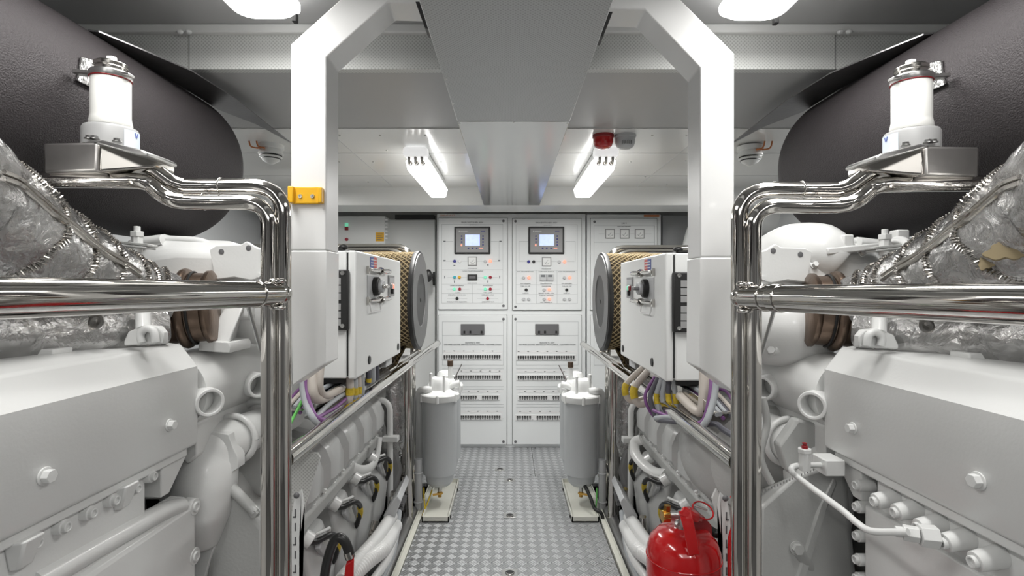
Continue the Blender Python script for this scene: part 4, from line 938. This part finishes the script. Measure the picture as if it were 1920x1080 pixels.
    d = MB(s).box(X0-.028, X0, Ya-.002, Yb, Z0-.002, Z1).build('door', 'panel_white', t, .007, segs=3)
    MB(s).prism([(X1+.02,Ya,Z1+.001),(X0-.04,Ya,Z1+.001),(X0-.05,Ya,Z1+.008),(X1+.05,Ya,Z1+.008)], (0,.5,0)).build('lifting_bar', 'black', t)
    MB(s).ball((X0-.05, Ya+.02, Z1+.012), .012, (1.4,1,.8), 8).build('eye_nut', 'black', t)
    for px, py in ((692, 675), (746, 650)):
        q = onX(px, py, X0); MB(s).lathe([(.017,0),(.015,.004),(.0001,.005)], q, (1,0,0), 20).build('plug', 'black', d)
    q = onX(698, 537, X0); q0 = onX(688, 516, X0); q1 = onX(710, 557, X0)
    pt = MB(s).box(X0, X0+.003, q0.y, q1.y, q1.z, q0.z).build('switch_plate', 'pale_grey', d)
    MB(s).lathe([(.036,0),(.036,.016),(.032,.02),(.0001,.02)], q+Vector((.003,.02,0)), (1,0,0), 28).build('switch_ring', 'black', pt, .001)
    MB(s).lathe([(.024,.018),(.024,.034),(.020,.038),(.0001,.038)], q+Vector((.003,.02,0)), (1,0,0), 24).build('switch_knob', 'pale_grey', pt)
    MB(s).obox(q+Vector((.048,.02,0)), (0,1,0), (0,0,1), .055, .018, .014).build('switch_handle', 'dark_grey' if s == 1 else 'chrome_dull', pt, .004)
    for py in (506, 564):
        a_ = onX(688, py, X0); b_ = onX(720, py-1, X0)
        g = MB(s); g.box(X0, X0+.010, a_.y-.004, a_.y+.006, a_.z-.014, a_.z+.014); g.tube([Vector((X0+.012, a_.y, a_.z)), Vector((X0+.018, b_.y-.02, a_.z+.002)), Vector((X0+.018, b_.y+.03, a_.z+.003))], [.006,.010,.007], 12, 4)
        g.ring(Vector((X0+.015, (a_.y+b_.y)/2+.01, a_.z)), (0,1,0), .012, .004, 14, 6); g.build('latch', 'chrome', d)
    g = MB(s); a_ = onX(690, 572, X0); b_ = onX(709, 582, X0); g.tube(fillet([Vector((X0+.006, a_.y, a_.z+.01)), Vector((X0+.012, a_.y, b_.z)), Vector((X0+.012, b_.y, b_.z)), Vector((X0+.006, b_.y, a_.z+.01))], .012, 5), .003, 8, 1); g.build('padlock_loop', 'white_glass', d)
    a_ = onX(694, 481, X0); b_ = onX(706, 503, X0); m_y = (a_.y+b_.y)/2
    MB(s).box(X0, X0+.0015, a_.y, m_y, b_.z, a_.z).build('blue_sticker', 'sticker_blue', d); MB(s).box(X0, X0+.0015, m_y, b_.y, b_.z, a_.z).build('red_sticker', 'sticker_red', d)
    g = MB(s)
    for k in range(3): g.box(X0+.0015, X0+.002, a_.y+.008, b_.y-.008, a_.z-.012-k*.011, a_.z-.009-k*.011)
    g.build('sticker_print', 'white_glass', d)
    a_ = onX(727, 516, X0); b_ = onX(738, 555, X0)
    ip = MB(s).box(X0, X0+.004, a_.y, b_.y, b_.z, a_.z).build('indicator_plate', 'mid_grey', d)
    g = MB(s); g.box(X0+.004, X0+.006, a_.y+.01, b_.y-.01, a_.z-.032, a_.z-.010); g.build('counter_window', 'pale_grey', ip)
    cy_ = (a_.y+b_.y)/2
    MB(s).lathe([(.012,0),(.010,.008),(.0001,.009)], (X0+.004, cy_+.012, (a_.z+b_.z)/2-.002), (1,0,0), 16).build('lamp', 'lamp_lit' if s < 0 else 'lamp_green', ip)
    MB(s).lathe([(.012,0),(.010,.008),(.0001,.009)], (X0+.004, cy_-.018, (a_.z+b_.z)/2-.002), (1,0,0), 16).build('lamp', 'pale_grey' if s < 0 else 'dark_red', ip)
    MB(s).lathe([(.013,0),(.012,.01),(.0001,.01)], (X0+.004, cy_-.004, b_.z+.022), (1,0,0), 16).build('key_switch', 'black', ip)
    # vent module on the end facing the camera
    a_, b_ = P(608, 506, Ya), P(656, 618, Ya)
    vp = MB(s).box(max(a_.x, X1+.01), b_.x, Ya-.022, Ya-.0015, b_.z, a_.z).build('connector_panel', 'black', t, .004)
    g = MB(s)
    for k in range(6):
        zt = a_.z-.028-k*.026-(.008 if k > 2 else 0); g.box(P(628,0,Ya).x-.02, P(643,0,Ya).x, Ya-.024, Ya-.021, zt-.022, zt)
    g.build('blank_plates', 'mid_grey', vp)
    for py in (512, 611): MB(s).lathe([(.007,0),(.007,.003),(.004,.003),(.0035,.001)], P(642, py, Ya-.022), (0,-1,0), 14).build('socket_screw', 'steel', vp)
    MB(s).box(X1+.02, X0-.05, Ya+.03, Yb-.03, Z0-.022, Z0-.001).build('gland_plate', 'black', t, .002)
    MB(s).box(X1+.02, X0-.045, Yb-.10, Yb+.02, .935, Z0-.0015).build('stand_bracket', 'pale_grey', t, .003)

    # ---------------- air filter
    c = Vector((-.50, 3.0, 1.232))
    t = thing('air_filter', 'round air filter with tan mesh side and grey end cap beside the %s control box' % sd, 'air filter', c, s)
    R = .272
    MB(s).lathe([(R-.012,-.40),(R-.012,-.02)], c, (1,0,0), 72).build('paper_element', 'filter_paper', t)
    g = MB(s)
    nh = 50 
    for hand in (1, -1):
        for k in range(nh):
            pts = []
            for j in range(15):
                u_ = j/14; a_ = 2*PI*k/nh+hand*u_*1.55; rr = R-.006+.0015*hand
                pts.append(c+Vector((-.395+u_*.37, rr*math.cos(a_), rr*math.sin(a_))))
            g.tube(pts, .0032, 4, 1, caps=False)
    g.build('wire_mesh', 'mesh_metal', t, angle=10)
    MB(s).lathe([(R-.01,-.028),(R+.002,-.026),(R+.004,-.012),(R+.002,-.004),(R-.006,-.002),(R-.02,-.002)], c, (1,0,0), 80).build('rubber_rim', 'black', t)
    cap = MB(s).lathe([(R-.010,-.004),(R-.012,.002),(.150,.002),(.146,-.002),(.142,-.024),(.05,-.020),(.022,-.016),(.0001,-.016)], c, (1,0,0), 80).build('end_cap', 'cap_grey', t, angle=28)
    MB(s).lathe([(.02,-.017),(.02,-.008),(.012,-.002),(.0001,-.002)], c, (1,0,0), 20).build('centre_nut', 'black', cap)
    MB(s).ring(c+Vector((-.016,0,0)), (1,0,0), .143, .007, 60, 8).build('recess_ring', 'black', cap)
    MB(s).tube([c+Vector((-.40,0,0)), c+Vector((-.52,0,-.02)), c+Vector((-.62,-.1,-.1))], .12, 28, 5).build('intake_duct', 'black_rubber', t)
    MB(s).lathe([(R+.004,-.42),(R+.004,-.395),(.1,-.39)], c, (1,0,0), 64).build('rear_flange', 'dark_grey', t)

    # ---------------- fuel separators and tray
    tx = 0 if s < 0 else 0
    t = thing('drip_tray', 'long shallow cream drip tray on the floor under the %s fuel filters' % sd, 'tray', (-.415, 3.24, 0), s)
    g = MB(s); y0_, y1_, xa, xb, hz = 2.955, 3.55, -.488, -.338, .032
    g.box(xa, xb, y0_, y1_, .003, .008); g.box(xa, xa+.006, y0_, y1_, .003, hz); g.box(xb-.006, xb, y0_, y1_, .003, hz); g.box(xa, xb, y0_, y0_+.006, .003, hz); g.box(xa, xb, y1_-.006, y1_, .003, hz)
    o_ = g.build('pan', 'tray_white', t)
    g = MB(s)
    for yy in (3.02, 3.42): g.box(xb, xb+.006, yy-.008, yy+.008, .003, .014)
    g.build('clip', 'black', t)
    t = thing('fuel_filter', 'twin grey fuel filter canisters hanging over the %s drip tray' % sd, 'fuel filter', (-.42, 3.3, .1), s)
    for i, (cx, cy, dz) in enumerate(((-.418, 3.18, 0), (-.420, 3.46, 0))):
        b0_ = Vector((cx, cy, .125))
        cn = MB(s).lathe([(.03,0),(.062,.008),(.080,.03),(.084,.06),(.084,.072),(.099,.078),(.101,.10),(.101,.50),(.106,.515)], b0_, (0,0,1), 56).build('canister', 'canister_grey', t, angle=30)
        ld = MB(s)
        ld.lathe([(.113,.510),(.117,.518),(.117,.545),(.112,.552),(.085,.560),(.062,.572),(.056,.59),(.052,.615),(.040,.635),(.02,.642),(.0001,.643)], b0_, (0,0,1), 56)
        ld.build('lid', 'panel_white', cn, .002, angle=30)
        for k in range(6):
            a_ = PI/6+k*PI/3; q = b0_+Vector((.113*math.cos(a_), .113*math.sin(a_), .508)); MB(s).tube([q, q+Vector((0,0,.042))], .010, 12, 1).bolt(q+Vector((0,0,.040)), (0,0,1), .006).build('lid_clamp', 'panel_white', cn)
        g = MB(s); g.tube([b0_+Vector((0,0,0)), b0_+Vector((0,0,-.035))], .012, 14, 1); g.build('drain_stub', 'steel', cn)
        g = MB(s); g.tube([b0_+Vector((0,0,-.03)), b0_+Vector((0,0,-.07))], .011, 8, 1); g.obox(b0_+Vector((-.01,-.012,-.048)), (1,0,.2), (0,0,1), .06, .012, .010); g.ball(b0_+Vector((0,0,-.048)), .016, (1,1,1), 8); g.build('drain_valve', 'brass', cn)
    g = MB(s)
    g.box(-.50,-.42,3.22,3.42,.60,.66); g.tube([(-.47,3.18,.70),(-.47,3.3,.73),(-.45,3.44,.70)], .022, 16, 6); g.tube([(-.46,3.14,.70),(-.50,3.14,.70),(-.545,3.2,.66),(-.55,3.25,.45),(-.55,3.25,.15)], .022, 16, 6)
    g.tube([(-.385,3.12,.68),(-.385,3.12,.79)], .008, 12, 1); g.tube([(-.465,3.14,.68),(-.465,3.14,.80)], .009, 12, 1)
    g.build('manifold', 'panel_white', t, .003)
    g = MB(s); g.cyl((-.36,3.22,.755),(-.36,3.22,.83), .014); g.ball((-.36,3.22,.72), .035, (1,1,1.1), 12); g.cyl((-.39,3.26,.76),(-.335,3.26,.76), .008); g.tube([(-.375,3.2,.70),(-.34,3.2,.72),(-.30,3.2,.73)], .02, 14, 4); g.build('changeover_valve', 'panel_white', t)
    MB(s).cyl((-.36,3.22,.828),(-.36,3.22,.862), .018, n=8).build('valve_knob', 'bronze', t, .001)
    MB(s).obox((-.31,3.2,.80), (.5,0,1), (0,1,0), .10, .006, .004).build('valve_lever', 'steel', t)
    MB(s).tube([(-.455,3.12,.12),(-.475,3.08,.06),(-.50,3.05,.0),(-.49,3.03,-.02)] if s < 0 else [(-.425,3.12,.16),(-.455,3.06,.10),(-.475,3.02,.05),(-.51,3.0,.03),(-.53,3.0,-.05)], .010 if s > 0 else .004, 12, 6).build('drain_hose', 'black_rubber' if s > 0 else 'yellow_tag', t)
    MB(s).tube([(-.50,3.10,.14),(-.495,3.08,.08),(-.485,3.06,.02)], .004, 8, 5).build('earth_wire', 'green' if s > 0 else 'yellow_tag', t)
    g = MB(s); g.cyl((-.535,3.12,-.1),(-.535,3.12,.30), .022); g.ring((-.535,3.12,.22),(0,0,1),.023,.005,20,8); g.ring((-.535,3.12,.05),(0,0,1),.023,.005,20,8); g.build('sight_tube', 'pale_grey', t)
    g = MB(s)
    for q in (P(855,853,3.5), P(848,885,3.2)): g.box(q.x-.008, q.x+.008, q.y-.01, q.y+.01, q.z-.008, q.z+.008)
    g.build('rubber_foot', 'black', t)
    # ---------------- cables under the control box
    cab = [('cable_grey',.007),('cable_grey',.008),('purple',.006),('cable_grey',.006),('cable_dark',.008),('cable_beige',.007),('cable_dark',.006),('purple',.005)]
    names = {'cable_grey':'grey','purple':'purple','cable_dark':'black','cable_beige':'beige','green':'green','cable_beige2':'beige'}
    for k, (m_, r_) in enumerate(cab):
        x = -.618-.011*k; z = .945+(.014 if k % 2 else 0); rn = random.Random(k*3+s)
        pts = [Vector((x+rn.uniform(-.008,.008), 1.62+i*.125, z+rn.uniform(-.006,.010)-.03*(i == 0))) for i in range(9)]
        o_ = MB(s).tube(pts, r_, 8, 5).build('cable', m_)
        tag(o_, '%s cable lying lengthwise in the tray under the %s control box' % (names[m_], sd), 'cable', 'cables in the %s tray' % sd)
    loops = []
    if s < 0:
        loops = [('cable_grey',.0095,[(570,665,1.62),(566,710,1.60),(572,752,1.58),(588,786,1.56),(606,800,1.62)]), ('purple',.007,[(574,660,1.62),(572,715,1.60),(580,755,1.58),(594,783,1.57),(612,788,1.62)]),
                 ('cable_beige',.016,[(588,650,1.66),(586,700,1.62),(587,738,1.60),(598,748,1.64),(618,742,1.75)]), ('cable_beige',.012,[(606,650,1.66),(600,700,1.62),(600,730,1.62),(612,742,1.68),(640,730,1.85)]),
                 ('green',.005,[(566,752,1.62),(556,772,1.6),(545,792,1.56),(535,812,1.54)]), ('purple',.006,[(594,784,1.57),(612,774,1.66),(632,762,1.76),(655,742,1.9)]), ('cable_grey',.008,[(590,790,1.58),(604,770,1.64),(625,752,1.75),(650,735,1.9)])]
        drops = [(655,708,1.87,.014,'cable_beige'),(664,708,1.90,.012,'cable_grey'),(671,706,1.93,.012,'cable_beige'),(678,704,1.97,.010,'cable_grey'),(690,690,2.02,.010,'cable_dark'),(698,686,2.08,.012,'cable_grey'),(706,682,2.14,.009,'cable_dark')]
    else:
        loops = [('cable_beige',.016,[(595,690,1.68),(596,735,1.66),(600,765,1.66),(615,762,1.7),(640,738,1.85)]), ('purple',.008,[(580,700,1.62),(584,740,1.60),(594,780,1.60),(606,790,1.62)]), ('cable_grey',.010,[(573,712,1.6),(578,745,1.59),(590,782,1.58),(604,800,1.6)]),
                 ('cable_dark',.009,[(606,792,1.63),(575,790,1.6),(560,800,1.55),(540,812,1.5)]), ('purple',.006,[(690,765,1.88),(665,775,1.8),(640,780,1.7),(606,790,1.62)]), ('cable_grey',.009,[(686,780,1.86),(660,778,1.78),(630,785,1.68),(600,800,1.6)]), ('cable_dark',.008,[(680,784,1.85),(655,786,1.75),(622,792,1.66),(596,806,1.58)])]
        drops = [(652,708,1.87,.009,'cable_grey'),(660,708,1.88,.009,'cable_dark'),(667,708,1.89,.009,'cable_grey'),(674,708,1.90,.009,'cable_grey'),(681,708,1.91,.009,'cable_dark'),(687,706,1.93,.006,'purple'),(700,696,2.05,.014,'cable_beige'),(710,690,2.12,.012,'cable_beige')]
    for k, (m_, r_, pts) in enumerate(loops):
        o_ = MB(s).tube([P(*q) for q in pts], r_, 12, 8).build('cable_loop', m_)
        tag(o_, '%s cable looping down behind the %s portal post foot' % (names[m_], sd), 'cable', 'cable loops behind the %s post' % sd)
    for k, (px, py, Y, r_, m_) in enumerate(drops):
        a_ = P(px, py-4, Y)
        if s < 0: e_ = [a_, P(px+1, py+22, Y), P(px-2, py+40-(k > 3)*12, Y), P(px-22, py+46-(k > 3)*14, Y+.0), P(px-60, py+56-(k > 3)*10, Y-.08)]
        else: e_ = [a_, P(px+(px-670)*.6+8, py+30, Y), P(px+(px-670)*.4+4, py+58, Y-.01), P(680, py+76-(k > 5)*30, Y-.02), P(652, py+72-(k > 5)*20, Y-.05), P(610, py+82, Y-.15)]
        yl = k in ((0,1,2,4) if s < 0 else (0,1,3,6,7))
        o_ = MB(s).tube(e_, r_, 12, 8).build('cable_drop', m_)
        tag(o_, '%s cable%s dropping from the underside of the %s control box' % (names[m_], ' with yellow tag' if yl else '', sd), 'cable', 'cables dropping from the %s control box%s' % (sd, ', tagged' if yl else ''))
        if yl:
            cc = catmull(e_, 8); MB(s).tube(cc[7:13], r_*1.12, 12, 1).build('yellow_tag', 'yellow_tag', o_)
build_side(-1)
build_side(1)

# ================================================================ FIRE EXTINGUISHERS
def extinguisher(x, y, z, R, H, label, arch):
    t = thing('fire_extinguisher', label, 'fire extinguisher', (x, y, z)); c = Vector((x, y, z))
    MB().lathe([(R*.9,0),(R,.012),(R,H-R*.80),(R*.985,H-R*.62),(R*.90,H-R*.36),(R*.70,H-R*.14),(R*.40,H-.006),(R*.22,H),(R*.2,H+.004)], c, (0,0,1), 64).build('cylinder', 'red_paint', t, angle=60)
    MB().ring(c+Vector((0,0,H-R*.80)), (0,0,1), R*1.0, .0018, 64, 6).build('weld_bead', 'red_paint', t)
    top = c+Vector((0,0,H))
    v = MB().lathe([(.024,0),(.024,.008),(.017,.012),(.017,.04),(.014,.045)], top, (0,0,1), 24).build('valve_body', 'steel', t)
    if not arch:
        MB().tube([top+Vector((-.014,0,.03)), top+Vector((-.042,0,.03))], .012, 14, 1).build('outlet', 'steel', v)
        MB().tube([top+Vector((-.040,-.002,.03)), top+Vector((-.062,-.004,.03))], .017, 8, 1).build('pressure_cap', 'brass', v, .002)
        MB().tube([top+Vector((-.045,0,.045)), top+Vector((-.045,0,.06))], .010, 6, 1).build('hex_nut', 'brass', v)
        Ye = 1.40
        MB().loft([[P(1291,1042,Ye-.004), P(1313,1040,Ye-.004), P(1313,1040,Ye), P(1291,1042,Ye)], [P(1281,990,Ye), P(1303,990,Ye), P(1303,990,Ye+.006), P(1281,990,Ye+.006)], [P(1272,958,Ye+.02), P(1296,958,Ye+.02), P(1296,958,Ye+.028), P(1272,958,Ye+.028)]]).build('carry_handle', 'red_paint', t, .002)
        MB().loft([[P(1270,966,1.41), P(1280,948,1.43), P(1292,947,1.46), P(1282,968,1.46)], [P(1288,974,1.41), P(1296,958,1.42), P(1308,958,1.46), P(1300,976,1.46)], [P(1306,980,1.42), P(1310,966,1.43), P(1320,966,1.46), P(1316,982,1.46)]]).build('squeeze_lever', 'red_paint', t, .006, segs=3)
        MB().loft([[P(1288,985,1.47), P(1318,966,1.50), P(1334,985,1.52), P(1338,1020,1.53), P(1300,1010,1.48)], [P(1288,985,1.475), P(1318,966,1.505), P(1334,985,1.525), P(1338,1020,1.535), P(1300,1010,1.485)]]).build('guard_plate', 'dark_red', t, .002)
        MB().ring(P(1318,957,1.46), (.15,-.5,.85), .028, .0022, 30, 8).build('pull_ring', 'red_paint', t)
        MB().tube([top+Vector((.02,-.01,.066)), top+Vector((.06,-.02,.055))], .003, 8, 1).build('safety_pin', 'steel', t)
        MB().tube([top+Vector((.07,.05,-.02)), top+Vector((.105,.05,-.04)), top+Vector((.125,.03,-.06)), top+Vector((.125,.02,-.25))], .013, 14, 6).build('hose', 'black_rubber', t)
        MB().tube([top+Vector((.125,.03,-.062)), top+Vector((.132,.028,-.07))], .012, 12, 1).build('hose_clip', 'steel', t)
    else:
        MB().tube([P(604,1120,1.5), P(612,1060,1.5), P(624,1020,1.5), P(636,1008,1.5), P(648,1018,1.5), P(656,1040,1.5)], .0135, 16, 8).build('hose', 'black_rubber', t)
        MB().tube([P(653,1034,1.5), P(657,1046,1.5)], .0145, 14, 1).build('hose_ferrule', 'chrome', t)
        MB().loft([[P(640,1120,1.49), P(662,1120,1.49), P(662,1120,1.52), P(640,1120,1.52)], [P(648,1060,1.49), P(664,1050,1.49), P(664,1050,1.52), P(648,1060,1.52)], [P(652,1048,1.50), P(664,1042,1.50), P(664,1042,1.51), P(652,1048,1.51)]]).build('carry_handle', 'red_paint', t, .002)
extinguisher(.488, 1.5, .004, .1015, .625, 'glossy red fire extinguisher with brass gauge cap at the bottom right', False)
extinguisher(-.48, 1.5, .004, .075, .38, 'red fire extinguisher mostly below the view with arched black hose at the left', True)
t = tag(MB().tube([P(1372,930,1.45), P(1382,945,1.45), P(1374,990,1.45), P(1368,1030,1.45), P(1370,1200,1.45)], .006, 10, 6).build('red_hose', 'red_paint'), 'thin red hose running down behind the right guard rail post', 'hose')

# ================================================================ CAMERA, WORLD
cam = bpy.data.cameras.new('camera'); co = bpy.data.objects.new('camera', cam); col.objects.link(co)
co.location = (0, 0, EYE); co.rotation_euler = (PI/2, 0, 0)
cam.sensor_width = 36; cam.lens = 36*F/1920; cam.shift_x = (960-VX)/1920; cam.clip_start = .02
bpy.context.scene.camera = co
w = bpy.data.worlds.new('world'); bpy.context.scene.world = w; w.use_nodes = True
w.node_tree.nodes['Background'].inputs['Color'].default_value = (.8, .8, .8, 1); w.node_tree.nodes['Background'].inputs['Strength'].default_value = .3
sc = bpy.context.scene
sc.view_settings.view_transform = 'Standard'; sc.view_settings.look = 'None'
sc.view_settings.exposure = 0.05
